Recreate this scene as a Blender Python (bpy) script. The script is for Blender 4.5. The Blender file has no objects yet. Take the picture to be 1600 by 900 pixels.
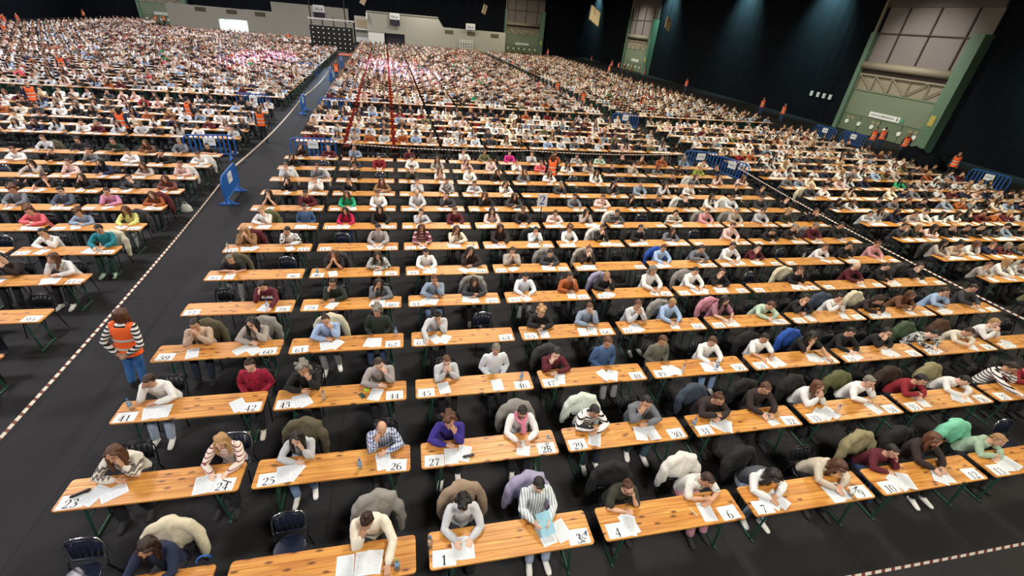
import bpy, math, random
import numpy as np
from mathutils import Matrix, Vector, noise as mnoise
random.seed(11)
C = bpy.context.scene.collection
SC = bpy.context.scene

# ------------------------------------------------------------------ camera, world, light, exposure
CAM_R = Matrix(((0.97650345, 0.03327059, -0.21291803), (-0.19906809, 0.51768526, -0.83209006), (0.0825404, 0.854924, 0.51214455)))
CAM_P = Vector((-0.0755, -3.0472, 6.7251))
FPX = 703.32
cd = bpy.data.cameras.new('camera'); cam = bpy.data.objects.new('camera', cd); C.objects.link(cam)
cd.sensor_fit = 'HORIZONTAL'; cd.sensor_width = 36.0; cd.lens = FPX / 1600 * 36.0
cd.clip_end = 400
cam.matrix_world = Matrix.Translation(CAM_P) @ CAM_R.to_4x4()
SC.camera = cam
SC.view_settings.view_transform = 'Standard'; SC.view_settings.look = 'None'
SC.view_settings.gamma = 1.0; SC.view_settings.use_curve_mapping = False
SC.view_settings.exposure = 0.05
w = bpy.data.worlds.new('hall_air'); SC.world = w; w.use_nodes = True
w.node_tree.nodes['Background'].inputs[0].default_value = (0.75, 0.85, 1.0, 1)
w.node_tree.nodes['Background'].inputs[1].default_value = 0.07
LAMP_Z = 12.6
LAMP_W = 1560.0
LAMPS = [(x, y) for y in (-6, 10, 27, 45, 63, 81, 99) for x in (-50, -32, -14, 4, 22)]
def area_lamp(x, y, z, size, power, col):
    l = bpy.data.lights.new('lamp_light', 'AREA'); l.shape = 'SQUARE'; l.size = size; l.energy = power; l.color = col
    o = bpy.data.objects.new('lamp_light', l); o.location = (x, y, z); C.objects.link(o)
def spot(loc, target, power, col, angle, blend=.8, size=.3):
    l = bpy.data.lights.new('spot_light', 'SPOT'); l.energy = power; l.color = col; l.spot_size = math.radians(angle); l.spot_blend = blend; l.shadow_soft_size = size
    o = bpy.data.objects.new('spot_light', l); o.location = loc
    o.rotation_euler = (Vector(target) - Vector(loc)).to_track_quat('-Z', 'Y').to_euler(); C.objects.link(o)
for (x, y) in LAMPS:
    k = min(1, max(0, (x + 15) / 35))
    area_lamp(x, y, LAMP_Z, 2.2, LAMP_W, (1.0, .95 - .06 * k, .955 - .31 * k))
for gy in (128, 76.5, 57, 43.5, 20, 12):      # wash lights on the side curtain
    spot((40.2, min(gy, 110), 13.6), (42.6, min(gy, 110), 10.2), 9000, (.5, 1.0, .92), 85, 1.0)
for gy in (32, 85.5):                         # spots added to brighten the two green portals, no real fixtures behind them
    spot((33.0, gy, 13.0), (42.2, gy, 4.6), 5200, (1.0, .95, .88), 62, .9)
spot((-12.5, 76, 9.0), (-15.0, 56, 1), 300000, (1.0, .42, .9), 18)
spot((-9.0, 76, 9.0), (-1.5, 56, 1), 300000, (.85, .6, 1.0), 20)
spot((-10.5, 76, 9.0), (-8.0, 48, 0), 12000, (.45, .7, 1.0), 22)

# ------------------------------------------------------------------ materials
def srgb(h):
    if isinstance(h, str): h = tuple(int(h[i:i+2], 16) / 255 for i in (0, 2, 4))
    return tuple((c / 12.92 if c <= .04045 else ((c + .055) / 1.055) ** 2.4) for c in h) + (1.0,)
class NT:
    def __init__(s, name):
        s.m = bpy.data.materials.new(name); s.m.use_nodes = True; s.t = s.m.node_tree; s.b = s.t.nodes['Principled BSDF']
    def n(s, typ, **k):
        o = s.t.nodes.new(typ)
        for a, v in k.items():
            if a.startswith('i_'):
                key = a[2:]; key = int(key) if key.isdigit() else key
                o.inputs[key].default_value = v
            else: setattr(o, a, v)
        return o
    def l(s, a, b): s.t.links.new(a, b)
    def bsdf(s, **k):
        for a, v in k.items(): s.b.inputs[a.replace('_', ' ')].default_value = v
    def math(s, op, a, b=None, c=None):
        o = s.n('ShaderNodeMath', operation=op)
        for i, v in enumerate((a, b, c)):
            if v is None: continue
            if isinstance(v, (int, float)): o.inputs[i].default_value = v
            else: s.l(v, o.inputs[i])
        return o.outputs[0]
    def mix(s, f, a, b, bt='MIX'):
        o = s.n('ShaderNodeMix', data_type='RGBA', blend_type=bt)
        for i, v in ((0, f), (6, a), (7, b)):
            if isinstance(v, (int, float, tuple)): o.inputs[i].default_value = v
            else: s.l(v, o.inputs[i])
        return o.outputs[2]
    def ramp(s, f, stops):
        o = s.n('ShaderNodeValToRGB'); s.l(f, o.inputs[0]); e = o.color_ramp.elements
        while len(e) < len(stops): e.new(.5)
        for k, (p, c) in zip(e, stops): k.position = p; k.color = c if len(c) == 4 else c + (1,)
        return o.outputs[0]
def plain(name, col, rough=.6, metal=0.0, **k):
    t = NT(name); t.bsdf(Base_Color=srgb(col), Roughness=rough, Metallic=metal, **k); return t.m
def speckled(name, col, rough=.7, amt=.25, scale=6.0, bump=0.0):
    t = NT(name); tc = t.n('ShaderNodeTexCoord'); nz = t.n('ShaderNodeTexNoise', i_Scale=scale, i_Detail=5.0); t.l(tc.outputs['Object'], nz.inputs['Vector'])
    f = t.math('MULTIPLY_ADD', nz.outputs['Fac'], 2 * amt, 1 - amt)
    mx = t.n('ShaderNodeVectorMath', operation='SCALE'); mx.inputs[0].default_value = srgb(col)[:3]; t.l(f, mx.inputs['Scale'])
    t.l(mx.outputs[0], t.b.inputs['Base Color']); t.bsdf(Roughness=rough)
    if bump:
        b = t.n('ShaderNodeBump', i_Strength=bump); t.l(nz.outputs['Fac'], b.inputs['Height']); t.l(b.outputs[0], t.b.inputs['Normal'])
    return t.m
def objcol(name, rough=.85, pattern=None, bump=.35, sheen=0.0):
    """cloth, skin or hair in the object's own colour, with an optional woven or printed pattern"""
    t = NT(name); oi = t.n('ShaderNodeObjectInfo'); tc = t.n('ShaderNodeTexCoord')
    nz = t.n('ShaderNodeTexNoise', i_Scale=14.0, i_Detail=4.0); t.l(tc.outputs['Object'], nz.inputs['Vector'])
    f = t.math('MULTIPLY_ADD', nz.outputs['Fac'], .24, .88)
    mx = t.n('ShaderNodeVectorMath', operation='SCALE'); t.l(oi.outputs['Color'], mx.inputs[0]); t.l(f, mx.inputs['Scale'])
    col = mx.outputs[0]
    if pattern:
        sx = t.n('ShaderNodeSeparateXYZ'); t.l(tc.outputs['Object'], sx.inputs[0])
        kind, freq, duty, pc = pattern
        if kind == 'h':
            m = t.math('LESS_THAN', t.math('FRACT', t.math('MULTIPLY', sx.outputs[2], freq)), duty)
        elif kind == 'v':
            m = t.math('LESS_THAN', t.math('FRACT', t.math('MULTIPLY', sx.outputs[0], freq)), duty)
        elif kind == 'check':
            a = t.math('LESS_THAN', t.math('FRACT', t.math('MULTIPLY', sx.outputs[0], freq)), duty)
            b = t.math('LESS_THAN', t.math('FRACT', t.math('MULTIPLY', sx.outputs[2], freq)), duty)
            m = t.math('MULTIPLY_ADD', a, .5, t.math('MULTIPLY', b, .5))
        elif kind == 'yoke':
            z = t.math('MULTIPLY_ADD', t.math('PINGPONG', t.math('MULTIPLY', sx.outputs[0], 1.0), .03), 1.0, sx.outputs[2])
            a = t.math('LESS_THAN', t.math('ABSOLUTE', t.math('SUBTRACT', z, .93)), .018)
            b = t.math('LESS_THAN', t.math('ABSOLUTE', t.math('SUBTRACT', z, .875)), .012)
            m = t.math('MULTIPLY', t.math('MAXIMUM', a, b), .85)
        else:
            v = t.n('ShaderNodeTexNoise', i_Scale=freq, i_Detail=1.0, i_Distortion=1.5); t.l(tc.outputs['Object'], v.inputs['Vector'])
            m = t.math('GREATER_THAN', v.outputs['Fac'], duty)
        col = t.mix(m, col, srgb(pc))
    t.l(col, t.b.inputs['Base Color']); t.bsdf(Roughness=rough)
    if sheen: t.bsdf(Sheen_Weight=sheen)
    if bump:
        n2 = t.n('ShaderNodeTexNoise', i_Scale=22.0, i_Detail=3.0); t.l(tc.outputs['Object'], n2.inputs['Vector'])
        b = t.n('ShaderNodeBump', i_Strength=bump, i_Distance=.02); t.l(n2.outputs['Fac'], b.inputs['Height']); t.l(b.outputs[0], t.b.inputs['Normal'])
    return t.m
M = {}
def hair_mat():
    t = NT('hair'); oi = t.n('ShaderNodeObjectInfo'); tc = t.n('ShaderNodeTexCoord'); mp = t.n('ShaderNodeMapping'); mp.inputs['Scale'].default_value = (70, 70, 9); t.l(tc.outputs['Object'], mp.inputs['Vector'])
    nz = t.n('ShaderNodeTexNoise', i_Scale=1.0, i_Detail=3.0); t.l(mp.outputs[0], nz.inputs['Vector'])
    sc = t.n('ShaderNodeVectorMath', operation='SCALE'); t.l(oi.outputs['Color'], sc.inputs[0]); t.l(t.math('MULTIPLY_ADD', nz.outputs['Fac'], 1.5, .3), sc.inputs['Scale']); t.l(sc.outputs[0], t.b.inputs['Base Color']); t.bsdf(Roughness=.45)
    b = t.n('ShaderNodeBump', i_Strength=.8, i_Distance=.012); t.l(nz.outputs['Fac'], b.inputs['Height']); t.l(b.outputs[0], t.b.inputs['Normal']); return t.m
M['skin'] = objcol('skin', .5, bump=.05)
M['eye'] = plain('eye', '241a18', .3); M['lip'] = plain('lip', '9a5650', .5)
M['hair'] = hair_mat()
M['cloth'] = objcol('cloth')
PAT = {'pinstripe': ('v', 26, .32, '7f97a6'), 'redstripe': ('h', 24, .26, '8e3a44'), 'bwstripe': ('h', 15, .34, '1a1a20'), 'maroonstripe': ('h', 11, .3, 'd9c6c6'), 'darkstripe': ('h', 18, .3, '8a8a8c'),
       'bwpale': ('h', 16, .3, '6a6660'), 'bluecheck': ('check', 24, .45, '28407c'), 'bwcheck': ('blot', 20, .52, '1b1b1d'), 'crimson': ('blot', 34, .52, '5d0f22'), 'fairisle': ('yoke', 1, 1, '3d3438'),
       'printwhite': ('blot', 11, .66, '4d8a78'), 'jersey': ('blot', 9, .58, '2a3038'), 'plaid': ('blot', 16, .55, '5a2f2c'), 'steward': ('h', 14, .45, '17171b'), 'maroonletter': None, 'greyvest': None}
for k, v in PAT.items():
    if v: M['cloth_' + k] = objcol('cloth_' + k, pattern=v)
# pine: long grain, warm heart bands, scattered knots
def pine():
    t = NT('varnished_pine'); tc = t.n('ShaderNodeTexCoord'); oi = t.n('ShaderNodeObjectInfo')
    off = t.n('ShaderNodeVectorMath', operation='SCALE'); off.inputs[0].default_value = (37, 91, 53); t.l(oi.outputs['Random'], off.inputs['Scale'])
    ad = t.n('ShaderNodeVectorMath', operation='ADD'); t.l(tc.outputs['Object'], ad.inputs[0]); t.l(off.outputs[0], ad.inputs[1])
    def scaled(v):
        s = t.n('ShaderNodeVectorMath', operation='MULTIPLY'); t.l(ad.outputs[0], s.inputs[0]); s.inputs[1].default_value = v; return s.outputs[0]
    g = t.n('ShaderNodeTexNoise', i_Scale=1.0, i_Detail=4.0, i_Distortion=.6); t.l(scaled((1.2, 26, 6)), g.inputs['Vector'])
    band = t.n('ShaderNodeTexNoise', i_Scale=1.0, i_Detail=1.0); t.l(scaled((.7, 9, 3)), band.inputs['Vector'])
    c1 = t.ramp(g.outputs['Fac'], [(.28, srgb('b06c2a')), (.5, srgb('cc8d40')), (.72, srgb('dca653'))])
    c2 = t.mix(t.math('MULTIPLY', t.math('GREATER_THAN', band.outputs['Fac'], .58), .35), c1, srgb('9c5a2a'))
    vo = t.n('ShaderNodeTexVoronoi', voronoi_dimensions='2D', i_Scale=1.0, i_Randomness=1.0); t.l(scaled((3.4, 9.0, 0.5)), vo.inputs['Vector'])
    pick = t.n('ShaderNodeSeparateXYZ'); t.l(vo.outputs['Color'], pick.inputs[0])
    kn = t.math('MULTIPLY', t.ramp_f(vo.outputs['Distance'], .07, .24), t.math('GREATER_THAN', pick.outputs[0], .58))
    c3 = t.mix(t.math('MULTIPLY', kn, .95), c2, srgb('5f2f12'))
    t.l(c3, t.b.inputs['Base Color']); t.bsdf(Roughness=.46)
    t.b.inputs['Specular IOR Level'].default_value = .7
    return t.m
def ramp_f(s, v, a, b):
    o = s.n('ShaderNodeMapRange', clamp=True); s.l(v, o.inputs[0]); o.inputs[1].default_value = a; o.inputs[2].default_value = b; o.inputs[3].default_value = 1; o.inputs[4].default_value = 0
    return o.outputs[0]
NT.ramp_f = ramp_f
M['pine'] = pine()
M['green_steel'] = plain('green_steel', '1f4a3c', .45)
M['strut_steel'] = plain('strut_steel', '9aa3a0', .35, .8)
def paper(name, lines, heading):
    t = NT(name); tc = t.n('ShaderNodeTexCoord'); sx = t.n('ShaderNodeSeparateXYZ'); t.l(tc.outputs['Generated'], sx.inputs[0]); oi = t.n('ShaderNodeObjectInfo')
    x, y = sx.outputs[0], sx.outputs[1]
    row = t.math('FLOOR', t.math('MULTIPLY', y, lines)); fr = t.math('FRACT', t.math('MULTIPLY', y, lines))
    cv = t.n('ShaderNodeCombineXYZ'); t.l(t.math('MULTIPLY', x, 16), cv.inputs[0]); t.l(t.math('MULTIPLY_ADD', row, 7.3, t.math('MULTIPLY', oi.outputs['Random'], 90)), cv.inputs[1])
    nz = t.n('ShaderNodeTexNoise', i_Scale=1.0, i_Detail=2.0); t.l(cv.outputs[0], nz.inputs['Vector'])
    ink = t.math('MULTIPLY', t.math('GREATER_THAN', nz.outputs['Fac'], .45), t.math('LESS_THAN', fr, .5))
    mg = t.math('MULTIPLY', t.math('MULTIPLY', t.math('GREATER_THAN', x, .1), t.math('LESS_THAN', x, .9)), t.math('MULTIPLY', t.math('GREATER_THAN', y, .08), t.math('LESS_THAN', y, .92)))
    f = t.math('MULTIPLY', t.math('MULTIPLY', ink, mg), .3)
    t.l(t.mix(f, srgb(heading), srgb('50565e')), t.b.inputs['Base Color']); t.bsdf(Roughness=.7); return t.m
M['sheet'] = paper('printed_sheet', 26, 'dde4ec'); M['booklet'] = paper('printed_booklet', 20, 'dae2ea')
M['card'] = plain('white_card', 'e9edf2', .7); M['ink'] = plain('navy_ink', '12151f', .6)
M['black_plastic'] = plain('black_plastic', '15171f', .35); M['navy_plastic'] = plain('navy_plastic', '1c2236', .3); M['chrome'] = plain('chrome', 'c8ccd2', .2, 1.0); M['black_tube'] = plain('black_tube', '17181b', .35, .3)
M['red_plastic'] = plain('red_plastic', 'a03428', .45)
M['blue_paint'] = plain('blue_paint', '1d5fb4', .45)
M['orange_vest'] = plain('orange_vest', 'ff6a2c', .7); M['reflective'] = plain('reflective_strip', 'd6d2c6', .4)
def water():
    t = NT('clear_bottle'); t.bsdf(Base_Color=(.85, .93, .97, 1), Roughness=.08, IOR=1.33, Transmission_Weight=.85, Alpha=1.0); return t.m
M['bottle'] = water(); M['cap_blue'] = plain('bottle_cap', '2f6bb0', .5); M['cap_green'] = plain('bottle_cap_green', '58a04a', .5); M['bottle_label'] = plain('bottle_label', '7fa7cf', .6)
# ------------------------------------------------------------------ mesh helpers
def mesh_from(name, V, F, mats=(), smooth=True, mi=None):
    me = bpy.data.meshes.new(name); me.from_pydata([tuple(v) for v in V], [], [tuple(f) for f in F])
    for m in mats: me.materials.append(m)
    if mi is not None: me.polygons.foreach_set('material_index', mi)
    me.polygons.foreach_set('use_smooth', [smooth] * len(me.polygons)); me.update(); return me
def mk(name, me, parent=None, loc=None, rz=0.0, mat=None, col=None, rot=None):
    o = bpy.data.objects.new(name, me); C.objects.link(o)
    if parent is not None: o.parent = parent
    if loc is not None: o.location = loc
    if rot is not None: o.rotation_euler = rot
    elif rz: o.rotation_euler = (0, 0, rz)
    if mat is not None:
        o.material_slots[0].link = 'OBJECT'; o.material_slots[0].material = mat
    if col is not None: o.color = col
    return o
def tag(o, label, cat, group=None, kind=None):
    o['label'] = label; o['category'] = cat
    if group: o['group'] = group
    if kind: o['kind'] = kind
    return o
def struct(o, label=None, cat='structure'):
    o['kind'] = 'structure'
    if label: o['label'] = label; o['category'] = cat
    return o
class G:
    """vertex and face gatherer"""
    def __init__(s): s.V = []; s.F = []; s.mi = []
    def add(s, V, F, m=0):
        b = len(s.V); s.V += [tuple(v) for v in V]; s.F += [tuple(i + b for i in f) for f in F]; s.mi += [m] * len(F)
    def box(s, x0, x1, y0, y1, z0, z1, m=0):
        V = [(x, y, z) for z in (z0, z1) for y in (y0, y1) for x in (x0, x1)]
        s.add(V, [(0, 2, 3, 1), (4, 5, 7, 6), (0, 1, 5, 4), (2, 6, 7, 3), (0, 4, 6, 2), (1, 3, 7, 5)], m); return s
    def loft(s, rings, n=12, m=0):
        """rings: (centre, u, v, a, b)"""
        V = []
        for c, u, v, a, b in rings:
            c, u, v = np.array(c, float), np.array(u, float), np.array(v, float)
            for i in range(n):
                t = 2 * math.pi * i / n; V.append(c + u * (a * math.cos(t)) + v * (b * math.sin(t)))
        F = [(k * n + i, k * n + (i + 1) % n, (k + 1) * n + (i + 1) % n, (k + 1) * n + i) for k in range(len(rings) - 1) for i in range(n)]
        F += [tuple(range(n - 1, -1, -1)), tuple((len(rings) - 1) * n + i for i in range(n))]
        s.add(V, F, m); return s
    def tube(s, P, R, n=8, m=0, flat=1.0, round_ends=True):
        P = [np.array(p, float) for p in P]
        if isinstance(R, (int, float)): R = [R] * len(P)
        D = []
        for i in range(len(P)):
            d = P[min(i + 1, len(P) - 1)] - P[max(i - 1, 0)]; D.append(d / (np.linalg.norm(d) + 1e-9))
        up = np.array((0, 0, 1.0)) if abs(D[0][2]) < .9 else np.array((0, 1.0, 0))
        rings = []
        u = np.cross(up, D[0]); u /= np.linalg.norm(u)
        for i, (p, r, d) in enumerate(zip(P, R, D)):
            u = u - d * np.dot(u, d); u /= np.linalg.norm(u); v = np.cross(d, u)
            if round_ends and i == 0: rings += [(p - d * r * .95, u, v, r * .3, r * .3 * flat), (p - d * r * .6, u, v, r * .8, r * .8 * flat)]
            rings.append((p, u, v, r, r * flat))
            if round_ends and i == len(P) - 1: rings += [(p + d * r * .6, u, v, r * .8, r * .8 * flat), (p + d * r * .95, u, v, r * .3, r * .3 * flat)]
        return s.loft(rings, n, m)
    def ball(s, c, r, n=10, m=0, R=None):
        rx, ry, rz = (r, r, r) if isinstance(r, (int, float)) else r
        rings = []; k = max(4, n // 2); R = np.eye(3) if R is None else np.array(R)
        for i in range(k + 1):
            a = -math.pi / 2 + math.pi * (i + .15) / (k + .3); rings.append((np.array(c) + R @ np.array((0, 0, rz * math.sin(a))), R[:, 0], R[:, 1], rx * math.cos(a), ry * math.cos(a)))
        return s.loft(rings, n, m)
    def mesh(s, name, mats, smooth=True): return mesh_from(name, s.V, s.F, mats, smooth, s.mi)
def eval_mesh(me, mods):
    o = bpy.data.objects.new('tmp', me); C.objects.link(o)
    for typ, kw in mods:
        md = o.modifiers.new(typ, typ)
        for a, v in kw.items(): setattr(md, a, v)
    dg = bpy.context.evaluated_depsgraph_get(); r = bpy.data.meshes.new_from_object(o.evaluated_get(dg))
    bpy.data.objects.remove(o); return r
def solid(name, g, voxel, tris, mats, smooth=3, noise=0.0, nscale=9.0):
    """one continuous skin around everything gathered in g"""
    raw = mesh_from('raw', g.V, g.F)
    a = eval_mesh(raw, [('REMESH', dict(mode='VOXEL', voxel_size=voxel)), ('SMOOTH', dict(iterations=smooth, factor=.5))])
    bpy.data.meshes.remove(raw)
    r = min(1.0, tris / max(1, 2 * len(a.polygons)))
    b = eval_mesh(a, [('DECIMATE', dict(ratio=r))]); bpy.data.meshes.remove(a)
    if noise:
        for v in b.vertices:
            p = v.co * nscale; k = mnoise.noise(p) * noise + mnoise.noise(p * 2.3) * noise * .5
            v.co += v.normal * k
    b.name = name; b.materials.clear()
    for m in mats: b.materials.append(m)
    b.polygons.foreach_set('use_smooth', [True] * len(b.polygons)); b.polygons.foreach_set('material_index', [0] * len(b.polygons)); b.update(); return b
def append_to(me, g, mats):
    """join small details gathered in g (own material slots after slot 0) into mesh me"""
    V = [tuple(v.co) for v in me.vertices]; F = [tuple(p.vertices) for p in me.polygons]; n = len(V)
    mi = [0] * len(F) + g.mi
    r = mesh_from(me.name, V + list(g.V), F + [tuple(i + n for i in f) for f in g.F], mats, True, mi); bpy.data.meshes.remove(me); return r
# ------------------------------------------------------------------ people: skeleton, skin, clothing, hair
def Rx(a): a = math.radians(a); return np.array(((1, 0, 0), (0, math.cos(a), -math.sin(a)), (0, math.sin(a), math.cos(a))))
def Ry(a): a = math.radians(a); return np.array(((math.cos(a), 0, math.sin(a)), (0, 1, 0), (-math.sin(a), 0, math.cos(a))))
def Rz(a): a = math.radians(a); return np.array(((math.cos(a), -math.sin(a), 0), (math.sin(a), math.cos(a), 0), (0, 0, 1)))
A3 = lambda *v: np.array(v, float)
def fl(x): return A3(-x[0], x[1], x[2])
# arm = (elbow, wrist, finger direction, palm normal); person faces -Y, raised hand at image left
AW = (A3(.25, -.30, .825), A3(.115, -.43, .80), A3(-.45, -.85, -.12), A3(0, 0, -1))
AR = (A3(-.25, -.30, .825), A3(-.10, -.45, .805), A3(.3, -.93, -.15), A3(.3, 0, -1))
ACH = (A3(-.19, -.35, .80), A3(-.112, -.325, .97), A3(.25, .06, .96), A3(.75, .6, 0))
AFL = (A3(.27, -.31, .81), A3(.03, -.39, .80), A3(-.97, -.2, 0), A3(0, .2, -1))
POSE = {
 'W': dict(lean=15, hd=(27, 0, 0), L=AW, R=AR),
 'C': dict(lean=24, hd=(7, 6, 9), side=-3, R=ACH, L=AFL),
 'T': dict(lean=23, hd=(20, -8, 14), side=-5, R=(A3(-.21, -.34, .80), A3(-.135, -.29, 1.02), A3(.25, .08, .95), A3(.8, .5, 0)), L=AFL),
 'K': dict(lean=22, hd=(10, 0, 0), R=(A3(-.19, -.35, .80), A3(-.055, -.36, .985), A3(.25, .03, .95), A3(.8, .5, 0)), L=(A3(.19, -.35, .80), A3(.055, -.36, .985), A3(-.25, .03, .95), A3(-.8, .5, 0))),
 'F': dict(lean=28, hd=(17, 4, -3), R=(A3(-.28, -.33, .815), A3(-.03, -.40, .845), A3(.98, -.1, -.05), A3(0, 0, -1)), L=(A3(.28, -.33, .81), A3(.04, -.45, .80), A3(-.98, -.1, 0), A3(0, 0, -1))),
 'U': dict(lean=5, hd=(26, 0, 2), R=(A3(-.25, .0, .73), A3(-.10, -.22, .64), A3(.4, -.9, -.1), A3(0, 0, -1)), L=(A3(.25, .0, .73), A3(.10, -.22, .64), A3(-.4, -.9, -.1), A3(0, 0, -1))),
 'D': dict(lean=33, hd=(40, 5, 4), R=(A3(-.28, -.38, .83), A3(-.09, -.52, .80), A3(.5, -.85, -.1), A3(.2, 0, -1)), L=(A3(.28, -.38, .82), A3(.07, -.50, .80), A3(-.95, -.25, 0), A3(0, 0, -1))),
 'H': dict(lean=3, hd=(34, 0, 0), R=(A3(-.23, -.17, .84), A3(-.11, -.39, .88), A3(.35, -.9, .1), A3(.9, .2, -.2)), L=(A3(.23, -.17, .84), A3(.11, -.39, .88), A3(-.35, -.9, .1), A3(-.9, .2, -.2))),
 'X': dict(lean=20, hd=(36, 10, -4), side=4, R=(A3(-.25, -.36, .87), A3(-.19, -.60, .805), A3(.15, -.95, -.1), A3(0, 0, -1)), L=tuple(fl(v) for v in ACH)),
 'S': dict(lean=3, hd=(16, 0, 0), stand=1, R=(A3(-.30, .10, 1.10), A3(-.09, .17, .93), A3(.7, .1, -.7), A3(0, 1, 0)), L=(A3(.30, .10, 1.10), A3(.09, .18, .93), A3(-.7, .1, -.7), A3(0, 1, 0))),
 'N': dict(lean=2, hd=(6, 8, 0), stand=1, R=(A3(-.25, .03, 1.12), A3(-.25, -.08, .88), A3(.1, -.2, -1), A3(1, 0, 0)), L=(A3(.25, .03, 1.12), A3(.25, -.08, .88), A3(-.1, -.2, -1), A3(-1, 0, 0))),
}
HEAD_RINGS = [(-.117, -.050, .018, .018), (-.106, -.044, .038, .040), (-.085, -.028, .051, .060), (-.05, -.014, .062, .076), (-.01, -.003, .069, .087), (.03, .003, .073, .092), (.065, .006, .070, .088), (.095, .007, .054, .068), (.112, .007, .032, .04), (.119, .007, .010, .012)]
def skeleton(p):
    P = POSE[p]; st = P.get('stand'); hip = A3(0, .03, .50) if not st else A3(0, 0, .94)
    side = P.get('side', 0); lean = P['lean']; pts = [hip]; dirs = []
    N = 8
    for i in range(N):
        a = lean * (.5 + .95 * i / (N - 1)); d = Ry(side) @ Rx(a) @ A3(0, 0, 1); dirs.append(d); pts.append(pts[-1] + d * (.54 / N))
    dirs.append(dirs[-1])
    up = Ry(side) @ Rx(lean * .75) @ A3(0, 0, 1)
    nb = pts[-1]; nt = nb + up * .075
    hp, hy, hr = P['hd']; HR = Rz(hy) @ Ry(hr) @ Rx(lean * .35 + hp * .75)
    hc = nt + HR @ A3(0, -.012, .095)
    S = {}
    for s, k in ((1, 'L'), (-1, 'R')):
        S[k] = pts[7] + A3(s * .165, -.005, .005)
    if st: legs = [[A3(s * .09, 0, .93), A3(s * .10, -.015, .50), A3(s * .11, .02, .09)] for s in (1, -1)]
    elif p in ('C', 'D', 'X'): legs = [[A3(.09, .0, .49), A3(.15, -.41, .52), A3(.10, -.46, .09)], [A3(-.09, .0, .49), A3(-.13, -.42, .52), A3(-.16, -.34, .09)]]
    else: legs = [[A3(s * .09, .0, .49), A3(s * .13, -.42, .52), A3(s * .12, -.50, .09)] for s in (1, -1)]
    return dict(pts=pts, dirs=dirs, nb=nb, nt=nt, up=up, HR=HR, hc=hc, S=S, legs=legs, P=P)
TR = [(0, .165, .12), (.12, .16, .118), (.28, .142, .105), (.45, .15, .108), (.65, .17, .112), (.80, .172, .10), (.90, .135, .085), (.97, .085, .066), (1.0, .06, .058)]
def torso_rings(K, grow, t0=0.0, t1=1.0):
    out = []
    for t, a, b in TR:
        if t < t0 - 1e-6 or t > t1 + 1e-6: continue
        i = t * 8; j = min(7, int(i)); p = K['pts'][j] + (K['pts'][j + 1] - K['pts'][j]) * (i - j); d = K['dirs'][min(8, j)]
        u = A3(1, 0, 0) - d * d[0]; u /= np.linalg.norm(u); v = np.cross(d, u); out.append((p, u, v, a + grow, b + grow))
    return out
def add_hand(g, wr, d, nrm, s):
    d = d / np.linalg.norm(d); nrm = nrm - d * np.dot(nrm, d); nrm /= np.linalg.norm(nrm); x = np.cross(nrm, d)   # across the palm
    if s < 0: x = -x
    g.loft([(wr - d * .01, x, nrm, .026, .020), (wr + d * .02, x, nrm, .032, .018), (wr + d * .055, x, nrm, .041, .016), (wr + d * .085, x, nrm, .040, .013)], 10)
    for k, (o, ln) in enumerate(((-.031, .058), (-.0105, .070), (.0105, .074), (.031, .066))):
        b = wr + d * .078 + x * o; sp = d + x * o * 3; sp /= np.linalg.norm(sp)
        m = b + sp * ln * .55 + nrm * .006; e = m + (sp * .8 + nrm * .55) * ln * .5
        g.tube([b, m, e], [.0098, .0090, .0075], 6)
    b = wr + d * .028 + x * .032; m = b + (d * .55 + x * .75) * .038 + nrm * .008; e = m + (d * .9 + x * .2 + nrm * .2) * .03
    g.tube([b, m, e], [.013, .011, .009], 6)
def foot_pts(a, st): return a + A3(0, -.02, -.055), a + A3((.02 if a[0] > 0 else -.02), -.16, -.062)
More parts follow.
